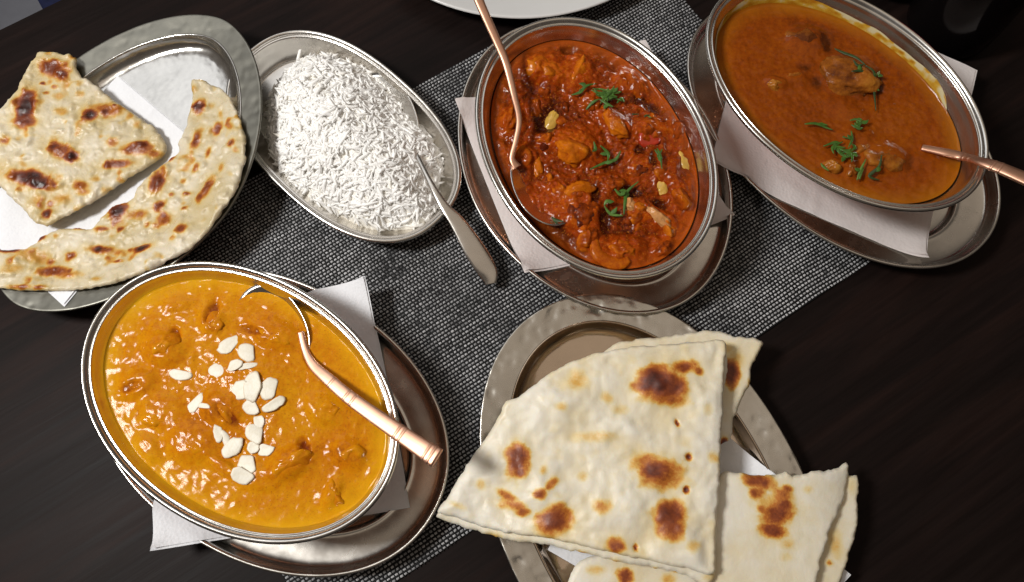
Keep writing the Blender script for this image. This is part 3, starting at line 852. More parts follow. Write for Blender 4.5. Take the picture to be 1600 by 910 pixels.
FL = [(275, 582, 20, 9.5, 12, 'leftmost almond flake, long oval, lying alone on the golden curry'),
      (333, 578, 16, 13, 8, 'round almond flake between the lone left flake and the upper cluster'),
      (298, 630, 20, 9.5, -58, 'slanted almond flake below the two separate upper left flakes'),
      (316, 634, 10, 5, 10, 'tiny almond sliver just right of the slanted flake'),
      (354, 537, 23, 12, -32, 'topmost almond flake pointing towards the sunken spoon head'),
      (383, 548, 19, 13, 28, 'oval almond flake overlapping the lower right of the topmost flake'),
      (362, 570, 14, 9, -25, 'small almond flake under the topmost pair'),
      (382, 571, 17, 5, -14, 'narrow almond sliver beside the small flake under the topmost pair'),
      (372, 609, 21, 14, -14, 'almond flake at the left side of the big central cluster'),
      (393, 602, 24, 14, 86, 'largest upright almond flake in the middle of the central cluster'),
      (419, 605, 17, 17, 40, 'broken almond flake at the right side of the central cluster'),
      (424, 631, 20, 9, -26, 'long almond flake at the lower right of the central cluster'),
      (390, 634, 14, 13, 20, 'almond flake at the bottom of the central cluster'),
      (401, 656, 12, 8, 72, 'small almond flake hanging below the central cluster'),
      (396, 676, 18, 14, 40, 'round almond flake above the lower right pair'),
      (411, 701, 14, 10, -12, 'almond flake at the right of the lower right pair'),
      (391, 698, 10, 9, 0, 'small almond flake at the left of the lower right pair'),
      (337, 674, 15, 7, 78, 'upper narrow almond flake of the lower left trio'),
      (347, 684, 14, 7, 60, 'middle narrow almond flake of the lower left trio'),
      (358, 699, 19, 12, -50, 'widest and lowest almond flake of the lower left trio'),
      (384, 724, 17, 14, 20, 'upper almond flake of the bottommost pair'),
      (376, 741, 18, 13, 24, 'lower almond flake of the bottommost pair')]
sA = scale_at(ZA + .004)
for i, (px, py, rx, ry, an, lb) in enumerate(FL):
    V, F, sk = flake_mesh(700 + i, rx * sA, ry * sA)
    p = at(px, py, ZA + .005)
    o = mesh_obj('almond_flake', V, F, M['almond'], None, True, {'skin': sk})
    e = .004
    gx = (CA.z(p[0] + e, p[1]) - CA.z(p[0] - e, p[1])) / (2 * e); gy = (CA.z(p[0], p[1] + e) - CA.z(p[0], p[1] - e)) / (2 * e)
    nrm = Vector((-gx * .7 + random.gauss(0, .07), -gy * .7 + random.gauss(0, .07), 1)).normalized()
    q = nrm.to_track_quat('Z', 'Y')
    o.rotation_mode = 'QUATERNION'
    o.rotation_quaternion = Vector((0, 0, 1)).rotation_difference(nrm) @ Matrix.Rotation(math.radians(-an), 3, 'Z').to_quaternion()
    o.location = (p[0], p[1], max(CA.z(p[0], p[1]), max(CA.z(p[0] + dx, p[1] + dy) for dx in (-.004, 0, .004) for dy in (-.004, 0, .004)) - .0011) + .0003 + (0.0008 if i in (5, 9, 11, 14, 19, 21) else 0))
    tag(o, lb, 'almond flake', 'almond flakes on the golden curry')

# ------------------------------------------------------------------ herbs
def herb(label, strands, curry, mat, jitter=0):
    c0 = at(*strands[0][0], curry.zs)
    base = np.array([c0[0], c0[1], curry.zs])
    r = thing('herb_sprig', label, 'herb', tuple(base), 0, 'shredded green herbs on the curries')
    for st in strands:
        pts = []
        for k, q in enumerate(st):
            p = at(q[0], q[1], curry.zs + .005)
            zz = curry.z(p[0], p[1])
            pts.append((p[0] - base[0], p[1] - base[1], zz - base[2] + .0032 + random.random() * .0012))
        n = len(pts)
        wd = [.0009] + [.0018 + random.random() * .0008 for _ in range(n - 2)] + [.0006] if n > 2 else [.0014, .0008]
        V, F = bar(pts, wd, [.0006] * n, 5, 8, 2.0)[:2]
        mesh_obj('leaf_shred', V, F, M[mat if random.random() < .7 else 'herb_pale'], r)
        for _ in range(1 if n > 2 and random.random() < .75 else 0):      # a torn leaflet beside the shred
            k = random.randrange(1, n - 1) if n > 2 else 0
            p0 = np.array(pts[k]); a = random.random() * 6.28; L = .0034 + random.random() * .0028
            dv = np.array([math.cos(a), math.sin(a), random.uniform(-.1, .25)]) * L
            sd = np.array([-math.sin(a), math.cos(a), 0]) * L * random.uniform(-.25, .25)
            V, F = bar([p0, p0 + dv * .3 + sd * .5, p0 + dv * .6 + sd, p0 + dv + sd * .6], [.0006, .0030, .0026, .0004], [.0004] * 4, 4, 8, 2.0)[:2]
            mesh_obj('leaflet', V, F, M['herb'], r)
def tuft(cx, cy, n, L, seed, flat=0.7):
    rr = np.random.default_rng(seed); out = []
    for i in range(n):
        a = rr.random() * 6.28; l = L * (.5 + rr.random() * .6)
        ox, oy = rr.normal(0, L * .28), rr.normal(0, L * .28 * flat)
        dx, dy = math.cos(a) * l * .5, math.sin(a) * l * .5 * flat
        bx, by = rr.normal(0, L * .12, 2)
        out.append([(cx + ox - dx, cy + oy - dy), (cx + ox + bx, cy + oy + by), (cx + ox + dx, cy + oy + dy)])
    return out
herb('thickest bright green herb tuft on the red curry', tuft(950, 150, 15, 34, 1) + [[(916, 170), (925, 162), (936, 157)], [(965, 158), (972, 150), (976, 158)], [(928, 143), (938, 150), (948, 150)]], CB, 'herb')
herb('wispy green herb strand left of the thick tuft on the red curry', [[(893, 148), (906, 145), (916, 136), (932, 131)], [(905, 143), (915, 138)]], CB, 'herb')
herb('curved green herb shred in the middle of the red curry', [[(922, 264), (945, 253), (962, 248), (970, 236)], [(938, 228), (951, 238), (950, 250)], [(925, 240), (930, 235), (927, 225)]], CB, 'herb')
herb('upright green herb shred at the right of the red curry', [[(1027, 231), (1031, 245), (1033, 267)], [(1024, 232), (1030, 240), (1035, 232)], [(1030, 235), (1033, 250)]], CB, 'herb')
herb('forked green herb sprig near the pale chicken piece in the red curry', [[(975, 335), (977, 315), (981, 297), (998, 283)], [(960, 297), (970, 304), (980, 297)], [(974, 336), (955, 333), (944, 322)], [(944, 322), (948, 316), (955, 318)], [(978, 312), (984, 300)]], CB, 'herb')
herb('small dark herb leaf beside the spoon in the red curry', [[(862, 338), (870, 344), (880, 348)], [(864, 342), (872, 349)]], CB, 'herb_dark')
herb('faint dark herb shreds right of the thick tuft on the red curry', [[(988, 178), (998, 177)], [(1008, 182), (1016, 188)], [(1005, 186), (1014, 183)]], CB, 'herb_dark')
herb('long dark herb strand draped over the big chunk of the brown curry', [[(1304, 76), (1318, 84), (1335, 95), (1348, 108)], [(1348, 108), (1362, 118), (1366, 135), (1370, 172)], [(1326, 118), (1340, 116), (1350, 118)], [(1330, 100), (1336, 108), (1346, 106)], [(1363, 120), (1370, 118), (1376, 110)]], CC, 'herb_dark')
herb('bright green herb tuft at the centre of the brown curry', tuft(1322, 232, 11, 30, 8) + tuft(1338, 192, 5, 16, 12) + [[(1258, 193), (1275, 192), (1292, 197), (1302, 202)], [(1284, 190), (1295, 194)], [(1330, 205), (1332, 218), (1326, 230)], [(1318, 212), (1328, 216)]], CC, 'herb')
herb('pair of dark green herb strips below the tuft on the brown curry', [[(1341, 280), (1345, 266), (1352, 250)], [(1344, 279), (1350, 262)], [(1375, 245), (1372, 262), (1360, 274), (1376, 280)]], CC, 'herb_dark')
herb('short dark herb strip at the lower left of the brown curry', [[(1284, 254), (1288, 260), (1296, 266)]], CC, 'herb_dark')

# ------------------------------------------------------------------ spoons
def spoon_head(c, ax, L, Wd, depth, tilt_side=0.0, tilt_len=0.0, mat='steel'):
    """oval spoon bowl, long axis ax (rad), local coordinates around c"""
    R, S = 14, 48
    V = []; F = []
    t = np.linspace(0, 2 * np.pi, S, endpoint=False)
    for side in (0, 1):
        for i in range(1, R + 1):
            k = i / R
            x = np.cos(t) * L * k; y = np.sin(t) * Wd * k * (1 + 0.16 * np.cos(t))
            z = -depth * (1 - k ** 2.2) - (0.0009 if side else 0.0) * (1 if i < R else 0.6)
            V += list(zip(x, y, np.full(S, z)))
        V.append((0, 0, -depth - (0.0009 if side else 0)))
    n1 = R * S + 1
    for side in (0, 1):
        o = side * n1
        for j in range(S):
            q = (j + 1) % S
            T = [(o + R * S, o + j, o + q)]
            for i in range(R - 1): T.append((o + i * S + j, o + (i + 1) * S + j, o + (i + 1) * S + q, o + i * S + q))
            F += [x if side == 0 else x[::-1] for x in T]
    for j in range(S):
        q = (j + 1) % S
        F.append(((R - 1) * S + j, n1 + (R - 1) * S + j, n1 + (R - 1) * S + q, (R - 1) * S + q))
    V = np.array(V)
    V[:, 2] += V[:, 1] * math.tan(tilt_side) + V[:, 0] * math.tan(tilt_len)
    c_, s_ = math.cos(ax), math.sin(ax)
    V = np.stack([V[:, 0] * c_ - V[:, 1] * s_ + c[0], V[:, 0] * s_ + V[:, 1] * c_ + c[1], V[:, 2] + c[2]], 1)
    return V, F
def spoon(label, head, hpts, hw, ht, hmat, bands=(), group='serving spoons in the dishes', sq=3.0, name='serving_spoon'):
    base = np.array(hpts[0], float)
    r = thing(name, label, 'spoon', tuple(base), 0, group)
    if head is not None:
        V, F = spoon_head(*head); mesh_obj('spoon_bowl', V - base, F, M['steel_bright'], r)
    V, F, P, W, T, tg, sd, nm = bar([np.array(p) - base for p in hpts], hw, ht, 10, 16, sq)
    h = mesh_obj('handle', V, F, M[hmat], r)
    for fr in bands:
        i = int(fr * (len(P) - 1)); i = min(max(i, 1), len(P) - 2)
        a, b = P[i] - tg[i] * .0009, P[i] + tg[i] * .0009
        V, F = bar([a, P[i], b], [W[i] * 1.0, W[i] * 1.05, W[i] * 1.0], [T[i] * 1.05, T[i] * 1.22, T[i] * 1.05], 3, 16, sq)[:2]
        mesh_obj('handle_band', V, F, M[hmat], h)
    return r
# golden curry: copper handled spoon
hd = at3(429, 507, ZA + .0004)
dirA = math.atan2(*(at(400, 475, .05) - at(485, 565, .05))[::-1])
spoon('copper handled spoon resting in the golden curry', (hd, dirA, .029, .0180, .010, math.radians(-13), math.radians(2)),
      [at3(470, 519, ZA + .0016), at3(477, 547, ZA + .0010), at3(489, 570, ZA + .0026), at3(512, 592, ZA + .0060), at3(552, 626, .0650), at3(613, 669, .0715), at3(648, 693, .0755), at3(683, 716, .0790)],
      [.0040, .0044, .0060, .0074, .0084, .0095, .0103, .0114], [.0022, .0024, .0024, .0025, .0027, .0029, .0031, .0033], 'copper_bright', (.46, .55, .575, .75, .775, .94, .97), sq=3.4)
# red curry: long copper handled ladle spoon
hd = at3(845, 296, ZB + .0042)
dirB = math.atan2(*(at(868, 352, .05) - at(800, 247, .05))[::-1])
spoon('long thin copper handled spoon standing in the red curry', (hd, dirB, .0285, .0180, .009, math.radians(-22), 0.0),
      [at3(808, 262, ZB + .0075), at3(800, 247, ZB + .0095), at3(806, 220, ZB + .0125), at3(811, 187, ZB + .0155), at3(803, 148, .0680), at3(791, 100, .0720), at3(778, 68, .0765), at3(761, 30, .083), at3(748, 0, .088), at3(735, -34, .094)],
      [.0062, .0040, .0038, .0040, .0046, .0052, .0056, .0060, .0064, .0068], [.0024, .0028, .0028, .0028, .0028, .0028, .0028, .0028, .0028, .0028], 'copper_bright', ())
# brown curry
hd = at3(1415, 222, ZC - .006)
spoon('copper handled spoon sticking out of the brown curry to the right', (hd, R_(172), .026, .017, .009, 0, R_(-6)),
      [at3(1440, 231, ZC + .0002), at3(1475, 238, ZC + .0045), at3(1505, 245, .0585), at3(1538, 254, .0708), at3(1575, 268, .0765), at3(1625, 290, .0820), at3(1690, 320, .088)],
      [.0046, .0056, .0064, .0076, .0086, .0098, .0104], [.0026, .0027, .0029, .0031, .0034, .0036, .0038], 'copper_bright', (.36, .40, .58, .62, .8), sq=3.4)

# ------------------------------------------------------------------ rice dish
RD = ((-0.1235, 0.1144), 0.1009, 0.0605, R_(-44.0), 2.36)
RICE_PR = [(0.0010, 0.0186), (0.0, 0.0200), (0.0006, 0.0213), (0.0019, 0.0217), (0.0031, 0.0211), (0.0038, 0.0198), (0.0046, 0.0197), (0.0056, 0.0192), (0.0075, 0.0150), (0.0112, 0.0085), (0.0150, 0.0050), (0.0190, 0.0040), (0.058, 0.0040)]
RICE_BOT = [(0.0010, 0.0186), (0.0034, 0.0185), (0.0058, 0.0170), (0.0080, 0.0120), (0.0120, 0.0060), (0.0165, 0.0024), (0.0200, 0.0018), (0.058, 0.0018)]
rt = thing('oval_rice_dish', 'oval shallow steel dish holding the white rice', 'dish', (RD[0][0], RD[0][1], 0.0008), RD[3])
V, F = sweep(smooth_profile(RICE_PR, 5), RD[1], RD[2], RD[4], 640); mesh_obj('dish', V, F, M['steel'], rt)
V, F = sweep(smooth_profile(RICE_BOT, 2), RD[1], RD[2], RD[4], 120); mesh_obj('underside', V, [f[::-1] for f in F], M['steel'], rt)

rice_out = [(414, 170), (420, 140), (438, 112), (462, 92), (482, 84), (518, 80), (548, 90), (575, 102), (610, 130), (640, 170), (672, 205), (688, 236), (690, 262), (676, 300), (686, 322), (670, 346), (640, 352), (612, 350), (585, 352), (560, 345), (530, 330), (498, 318), (470, 300), (450, 285), (430, 262), (418, 230)]
def poly_in(x, y, P):
    P = np.asarray(P); r = np.zeros(np.shape(x), bool); n = len(P)
    for i in range(n):
        x1, y1 = P[i]; x2, y2 = P[(i + 1) % n]
        cnd = ((y1 > y) != (y2 > y)) & (x < (x2 - x1) * (y - y1) / (y2 - y1 + 1e-15) + x1)
        r ^= cnd
    return r
def poly_dist(x, y, P):
    P = np.asarray(P); n = len(P); d = np.full(np.shape(x), 1e9)
    for i in range(n):
        a = P[i]; b = P[(i + 1) % n]; ab = b - a; L = ab @ ab + 1e-15
        t = np.clip(((x - a[0]) * ab[0] + (y - a[1]) * ab[1]) / L, 0, 1)
        d = np.minimum(d, np.hypot(x - a[0] - t * ab[0], y - a[1] - t * ab[1]))
    return d
rice_poly = np.array([at(px, py, 0.016) for px, py in rice_out])
rc0 = at(520, 205, 0.03)
hollow = [(at(612, 190, .02), .024, .0060), (at(652, 260, .02), .014, .004), (at(590, 140, .02), .014, .003)]
def rice_h(x, y):
    d = poly_dist(x, y, rice_poly); ins = poly_in(x, y, rice_poly)
    h = 0.0085 + 0.031 * (1 - np.exp(-d / 0.021))
    for p, r, k in hollow:
        h = h - k * np.exp(-((x - p[0]) ** 2 + (y - p[1]) ** 2) / (2 * (r * .62) ** 2))
    h = h + 0.0022 * fbm(x, y, 70, 2, 71)
    return np.where(ins, np.maximum(h, .0065), 0.0052)
def grain_tpl(bend, L=0.0134, W=0.0026):
    n, S = 7, 6; V = []; F = []
    for i in range(n):
        u = i / (n - 1) * 2 - 1; r = W / 2 * math.sqrt(max(0.10, 1 - abs(u) ** 2.6))
        x = u * L / 2; zc = bend * (u * u)
        for j in range(S):
            a = 2 * math.pi * j / S
            V.append((x, math.cos(a) * r + zc, math.sin(a) * r * .9))
    for i in range(n - 1):
        for j in range(S):
            q = (j + 1) % S; F.append((i * S + j, i * S + q, (i + 1) * S + q, (i + 1) * S + j))
    F.append(tuple(range(S))[::-1]); F.append(tuple((n - 1) * S + j for j in range(S)))
    return np.array(V), F
def build_rice():
    tpl = [grain_tpl(b) for b in (0.0004, 0.0011, 0.0019, -0.0014, 0.0027)]
    mn, mx = rice_poly.min(0), rice_poly.max(0)
    rr = np.random.default_rng(77)
    Vs = []; Fs = []; tone = []; off = 0; cnt = 0
    org = np.array([rc0[0], rc0[1], 0.006])
    # bed under the grains
    g = 130
    cx_ = rr.uniform(mn[0], mx[0], 9000); cy_ = rr.uniform(mn[1], mx[1], 9000)
    ok = poly_in(cx_, cy_, rice_poly); cx_, cy_ = cx_[ok][:2500], cy_[ok][:2500]
    e = .003
    Z0 = rice_h(cx_, cy_)
    GX_ = np.clip((rice_h(cx_ + e, cy_) - rice_h(cx_ - e, cy_)) / (2 * e), -1.6, 1.6); GY_ = np.clip((rice_h(cx_, cy_ + e) - rice_h(cx_, cy_ - e)) / (2 * e), -1.6, 1.6)
    for x, y, z, gx, gy in zip(cx_, cy_, Z0, GX_, GY_):
        nv = Vector((-gx, -gy, 1)).normalized()
        q = Vector((0, 0, 1)).rotation_difference(nv).to_matrix() @ Matrix.Rotation(rr.random() * 6.283, 3, 'Z') @ Matrix.Rotation(rr.normal(0, .15), 3, 'Y') @ Matrix.Rotation(rr.random() * 6.28, 3, 'X')
        v, f = tpl[rr.integers(5)]
        s = rr.uniform(.70, 1.15)
        lvl = rr.random()
        p = np.array([x, y, z + (-.0004 + lvl * .0019)])
        Vv = (v * s) @ np.array(q).T + p
        Vv[:, 2] = np.maximum(Vv[:, 2], 0.0056)
        Vs.append(Vv - org); Fs += [tuple(i + off for i in t) for t in f]; off += len(v)
        tone.append(np.full(len(v), np.clip(.68 + .4 * lvl + rr.normal(0, .14), 0, 1))); cnt += 1
    # the packed rice below the top layers
    gx = np.linspace(mn[0], mx[0], g); gy = np.linspace(mn[1], mx[1], g)
    GX, GY = np.meshgrid(gx, gy, indexing='ij')
    H = rice_h(GX, GY) - .0002 + .0006 * fbm(GX, GY, 260, 2, 88)
    H = np.where(poly_in(GX, GY, rice_poly), np.maximum(H, .0046), .0046)
    Vs.append(np.stack([GX, GY, H], 2).reshape(-1, 3) - org)
    for i in range(g - 1):
        for j in range(g - 1):
            if H[i:i + 2, j:j + 2].max() > .0047:
                Fs.append((off + i * g + j, off + (i + 1) * g + j, off + (i + 1) * g + j + 1, off + i * g + j + 1))
    tone.append(np.full(g * g, .42))
    o = mesh_obj('cooked_rice', np.concatenate(Vs), Fs, M['rice'], None, True, {'grain': np.concatenate(tone)}, tuple(org))
    tag(o, 'heap of white long grain rice on the oval steel dish', 'rice', kind='stuff')
    loose = [(692, 248, 0, 'loose rice grain lying alone at the right edge of the heap'), (672, 325, 70, 'thick rice grain standing apart beside the spoon handle'), (655, 338, 100, 'rice grain at the lower right tip of the heap'),
             (514, 78, 60, 'rice grain sticking up at the top of the heap'), (440, 288, 5, 'rice grain sticking out at the lower left of the heap'), (468, 83, 75, 'rice grain pointing up at the upper left of the heap')]
    for i, (px, py, an, lb) in enumerate(loose):
        v, f = tpl[i % 5]
        p = at(px, py, .010)
        og = mesh_obj('rice_grain', v * 1.15, f, M['rice'], None, True, {'grain': np.full(len(v), .95)}, (p[0], p[1], max(float(rice_h(p[:1], p[1:])[0]), .0085) + .001))
        og.rotation_euler = (0, -.25, math.radians(an))
        tag(og, lb, 'rice grain', 'loose rice grains')
build_rice()
hd = at3(604, 178, .0125)
dirR = math.atan2(*(at(545, 105, .02) - at(652, 245, .02))[::-1])
spoon('plain steel spoon with a wide handle lying in the rice', (hd, dirR, .036, .0205, .006, math.radians(-20), 0),
      [at3(640, 226, .0200), at3(651, 243, .0225), at3(671, 283, .0270), at3(693, 321, .0272), at3(716, 350, .0250), at3(743, 393, .0200), at3(762, 424, .0150), at3(767, 444, .0120)],
      [.0046, .0038, .0042, .0066, .0110, .0150, .0138, .0075], [.0022, .0026, .0026, .0024, .0022, .0020, .0018, .0014], 'steel', (), sq=2.6)

# ------------------------------------------------------------------ hammered bread plates
def bread_plate(label, D, rimw, seed, mats, zrim=0.0165, dent=0.0007, tilt=None):
    (cx, cy), a, b, th, n = D
    r = thing('hammered_bread_plate', label, 'plate', (cx, cy, 0.0010 if seed == 2 else 0.0012), th, 'hammered oval bread plates')
    if tilt is not None:
        z0, gx, gy = tilt
        nv = Vector((-gx, -gy, 1)).normalized()
        r.rotation_euler = (Vector((0, 0, 1)).rotation_difference(nv).to_matrix() @ Matrix.Rotation(th, 3, 'Z')).to_euler()
        r.location = (cx + nv.x * -zrim, cy + nv.y * -zrim, z0 - zrim * nv.z)
    rr = np.random.default_rng(seed)
    cen = []
    for k in range(420):
        t = rr.random() * 6.28; d = rr.uniform(.001, rimw)
        x, y = selli(a - d, b - d, n, t); cen.append((float(x), float(y), rr.uniform(.0024, .0042), rr.uniform(.4, 1.0) * dent))
    cen = np.array(cen)
    def dz(x, y, d):
        if d > rimw + .001: return 0
        z = np.zeros_like(x)
        for q in cen:
            e = ((x - q[0]) ** 2 + (y - q[1]) ** 2) / q[2] ** 2
            z = z - q[3] * np.exp(-e * 1.4)
        return z
    P = [(0.0, zrim - .0010), (0.0003, zrim - .0002), (0.0010, zrim)] + [(0.0010 + (rimw - .001) * k / 16, zrim - .0020 * k / 16) for k in range(1, 17)]
    W = [(rimw + .0008, zrim - .0016), (rimw + .0016, zrim - .0022), (rimw + .0026, zrim - .0050), (rimw + .0050, zrim - .0090), (rimw + .0090, zrim - .0112), (rimw + .016, zrim - .0122), (rimw + .026, zrim - .0126), (min(a, b) - .004, zrim - .0127)]
    V, F = sweep(P, a, b, n, 520, cap=False, zfun=dz)
    mesh_obj('rim', V, F, M[mats[0]], r)
    W = [P[-1]] + W
    V, F = sweep(smooth_profile(W, 3), a, b, n, 200); mesh_obj('well', V, F, M[mats[1]], r)
    U = [(0.0, zrim - .0010), (0.0006, zrim - .0026), (rimw, zrim - .0046), (rimw + .004, zrim - .0090), (rimw + .009, zrim - .0135), (rimw + .016, zrim - .0150), (min(a, b) - .004, zrim - .0152)]
    V, F = sweep(U, a, b, n, 120); mesh_obj('underside', V, [f[::-1] for f in F], M[mats[0]], r)
    return r
N1 = ((-0.2746, 0.0929), 0.1243, 0.0952, R_(61.6), 1.76)
N1T = (0.028, 0.10, -0.01)
N2 = ((0.0867, -0.1409), 0.1402, 0.0967, R_(115.8), 2.09)
bread_plate('tarnished oval steel plate under the charred flatbread at the left', N1, 0.0165, 2, ('hammered_dark', 'mirror_well'), dent=.00014, tilt=N1T)
bread_plate('hammered oval steel plate under the folded naan', N2, 0.0185, 3, ('hammered', 'warm_well'), dent=.00045)
def sup_bread(D, rimw, zrim=0.0165, tilt=None):
    P = np.array([(-.02, zrim), (0, zrim), (rimw, zrim - .002), (rimw + .003, zrim - .005), (rimw + .005, zrim - .009), (rimw + .009, zrim - .0112), (.09, zrim - .0126)])
    def f(x, y):
        X, Y = dish_local(x, y, D); d = inset_of(X, Y, D[1], D[2], D[4])
        z = np.where(d < 0, .004, np.interp(d, P[:, 0], P[:, 1])) + .0012
        if tilt is not None: z = z + np.where(d < 0, 0, tilt[0] - zrim - .0012 + tilt[1] * (x - D[0][0]) + tilt[2] * (y - D[0][1]))
        return z
    return f
napkin([at(172, 106, .026), at(296, 212, .028), at(96, 474, .030), at(-45, 345, .018)], 'white paper napkin under the charred flatbread pieces', sup_bread(N1, .0165, tilt=N1T), None, grp='paper napkins under the dishes')
napkin([at(1005, 560, .009), at(1218, 752, .013), at(1120, 1010, .016), at(858, 858, .016)], 'white paper napkin under the folded naan', sup_bread(N2, .0185), None, mat='paper', grp='paper napkins under the dishes')
napkin([at(1215, 800, .014), at(1328, 897, .014), at(1250, 985, .014), at(1140, 890, .014)], 'corner of a paper napkin below the small right naan', lambda x, y: np.full_like(x, .0125), None, mat='paper', ply=False, grp='paper napkins under the dishes')

# ------------------------------------------------------------------ breads
def resample(P, step, jag, seed):
    P = np.array(P); P = np.concatenate([P, P[:1]])
    L = np.concatenate([[0], np.cumsum(np.hypot(*np.diff(P, axis=0).T))]); k = int(L[-1] / step)
    s = np.linspace(0, L[-1], k, endpoint=False)
    x = np.interp(s, L, P[:, 0]); y = np.interp(s, L, P[:, 1])
    x2 = x + jag * fbm(s, s * 0, 260, 3, seed); y2 = y + jag * fbm(s, s * 0 + 5, 260, 3, seed + 7)
    return np.stack([x2, y2], 1)
def bread(parent, name, outline_px, zf, thick, mat, spots, seed, res=0.0016, jag=0.0010, relief=0.0010, er=0.0024, smooth_out=True, bub=0.0, micro=0.0, halo=0.22):
    W = np.array([at_fn(px, py, zf) for px, py in outline_px])
    if smooth_out:
        Wc = np.concatenate([W[-1:], W, W[:2]]); W = catmull(Wc, 5)[5:-5]
    B = resample(W, res, jag, seed)
    mn, mx = B.min(0), B.max(0)
    gx, gy = np.meshgrid(np.arange(mn[0], mx[0], res), np.arange(mn[1], mx[1], res * .87), indexing='ij')
    gx = gx + (np.arange(gx.shape[1]) % 2)[None] * res * .5
    rr = np.random.default_rng(seed)
    gx = gx.ravel() + rr.uniform(-.18, .18, gx.size) * res; gy = gy.ravel() + rr.uniform(-.18, .18, gy.size) * res
    m = poly_in(gx, gy, B); gx, gy = gx[m], gy[m]
    d = poly_dist(gx, gy, B); m = d > res * .6; gx, gy, d = gx[m], gy[m], d[m]
    nb = len(B)
    P = np.concatenate([B, np.stack([gx, gy], 1)])
    r = delaunay_2d_cdt([Vector(p) for p in P], [(i, (i + 1) % nb) for i in range(nb)], [], 1, 1e-7)
    X = np.array([(v.x, v.y) for v in r[0]]); T = [tuple(f) for f in r[2]]
    dist = poly_dist(X[:, 0], X[:, 1], B)
    x, y = X[:, 0], X[:, 1]
    ch = np.zeros(len(x)); dep = np.zeros(len(x))
    for s in spots:
        px, py, rx, ry, an, st = s[:6]
        p = at_fn(px, py, zf); S = scale_at(float(zf(np.array([p[0]]), np.array([p[1]]))[0]))
        a = math.radians(-an); dx, dy = x - p[0], y - p[1]
        u = (dx * math.cos(a) + dy * math.sin(a)) / (rx * S); v = (-dx * math.sin(a) + dy * math.cos(a)) / (ry * S)
        q = np.sqrt(u * u + v * v) * (1 + 0.28 * fbm(x, y, 140, 3, int(px) % 50)) + 0.10 * fbm(x, y, 420, 2, int(py) % 50)
        q = np.maximum(q, 0)
        if st > 1.5:      # a small torn hole: shallow dent, its darkness painted in through the char mask
            ch = np.maximum(ch, 0.9 * np.clip(1.3 - q, 0, 1)); dep = dep - .0022 * np.clip(1.3 - q, 0, 1); continue
        ch = np.maximum(ch, st * np.clip(1.18 - q ** 1.5 * 0.75, 0, 1) * np.clip((1.55 - q) * 2.2, 0, 1))
        ch = np.maximum(ch, st * halo * np.exp(-(q / 1.45) ** 2))
        dep = dep + 0.0009 * st * np.exp(-q * q * .9)
    small = np.clip(fbm(x, y, 120, 2, seed + 3) - .34, 0, 1) * bub
    ch = np.clip(ch + small, 0, 1)
    e = np.clip(1 - dist / er, 0, 1)
    drop = thick * .5 * (1 - np.sqrt(np.clip(1 - e * e, 0, 1)))
    rel = (fbm(x, y, 36, 3, seed + 11) + .32 * np.abs(fbm(x, y, 95, 2, seed + 17)) + .22 * fbm(x, y, 130, 2, seed + 13))
    zt = zf(x, y) + relief * rel * np.clip(dist / .006, .25, 1) + dep + micro * (np.maximum(fbm(x, y, 190, 2, seed + 29), -.10) - .30 * np.abs(fbm(x, y, 120, 2, seed + 31)))
    top = np.stack([x, y, zt - drop], 1); bot = np.stack([x, y, zt - thick + drop * .9], 1)
    n = len(X)
    from collections import Counter
    ec = Counter()
    for f in T:
        for i in range(len(f)):
            a_, b_ = f[i], f[(i + 1) % len(f)]; ec[(a_, b_)] += 1
    F = list(T) + [tuple(i + n for i in f[::-1]) for f in T]
    for (a_, b_) in ec:
        if (b_, a_) not in ec: F.append((b_, a_, a_ + n, b_ + n))
    V = np.concatenate([top, bot])
    base = np.array(parent.location) if parent is not None else np.zeros(3)
    pale = np.clip(0.5 + 0.55 * rel + 0.25 * fbm(x, y, 35, 2, seed + 21), 0, 1)
    o = mesh_obj(name, V - base, F, M[mat], parent, True, {'char': np.concatenate([ch, ch * .6]), 'pale': np.concatenate([pale, pale])})
    return o
def plane(px, py, z, gx, gy, extra=None):
    p = at(px, py, z)
    def f(x, y):
        r = z + gx * (x - p[0]) + gy * (y - p[1])
        return r if extra is None else r + extra(x, y)
    return f
def broot(name, label, px, py, z, cat='flatbread', group=None):
    p = at(px, py, z); return thing(name, label, cat, (p[0], p[1], z), 0, group)

# left plate: crescent, then the triangular piece
R2o = [(298, 125), (312, 124), (326, 129), (351, 143), (368, 170), (381, 208), (383, 236), (378, 266), (363, 303), (326, 358), (288, 393), (251, 413), (188, 438), (125, 451), (63, 453), (6, 451), (-45, 440), (-52, 400), (-20, 388), (8, 390), (38, 388),
       (55, 378), (66, 367), (88, 358), (115, 355), (140, 356), (150, 348), (160, 336), (175, 321), (200, 313), (212, 300), (218, 288), (228, 276), (238, 268), (263, 248), (279, 236), (277, 226), (280, 216), (288, 200), (291, 185), (296, 170), (299, 150)]
def zR2(x, y):
    X, Y = dish_local(x, y, N1); d = inset_of(X, Y, N1[1], N1[2], N1[4])
    k = np.clip((d - .008) / .030, 0, 1); k = k * k * (3 - 2 * k)
    return N1T[0] + N1T[1] * (x - N1[0][0]) + N1T[2] * (y - N1[0][1]) + .0048 - .0082 * k + .0016 * fbm(x, y, 22, 2, 90)
r2 = broot('charred_flatbread', 'curved crescent piece of charred flatbread along the plate rim', 220, 330, .034, group='charred flatbread pieces')
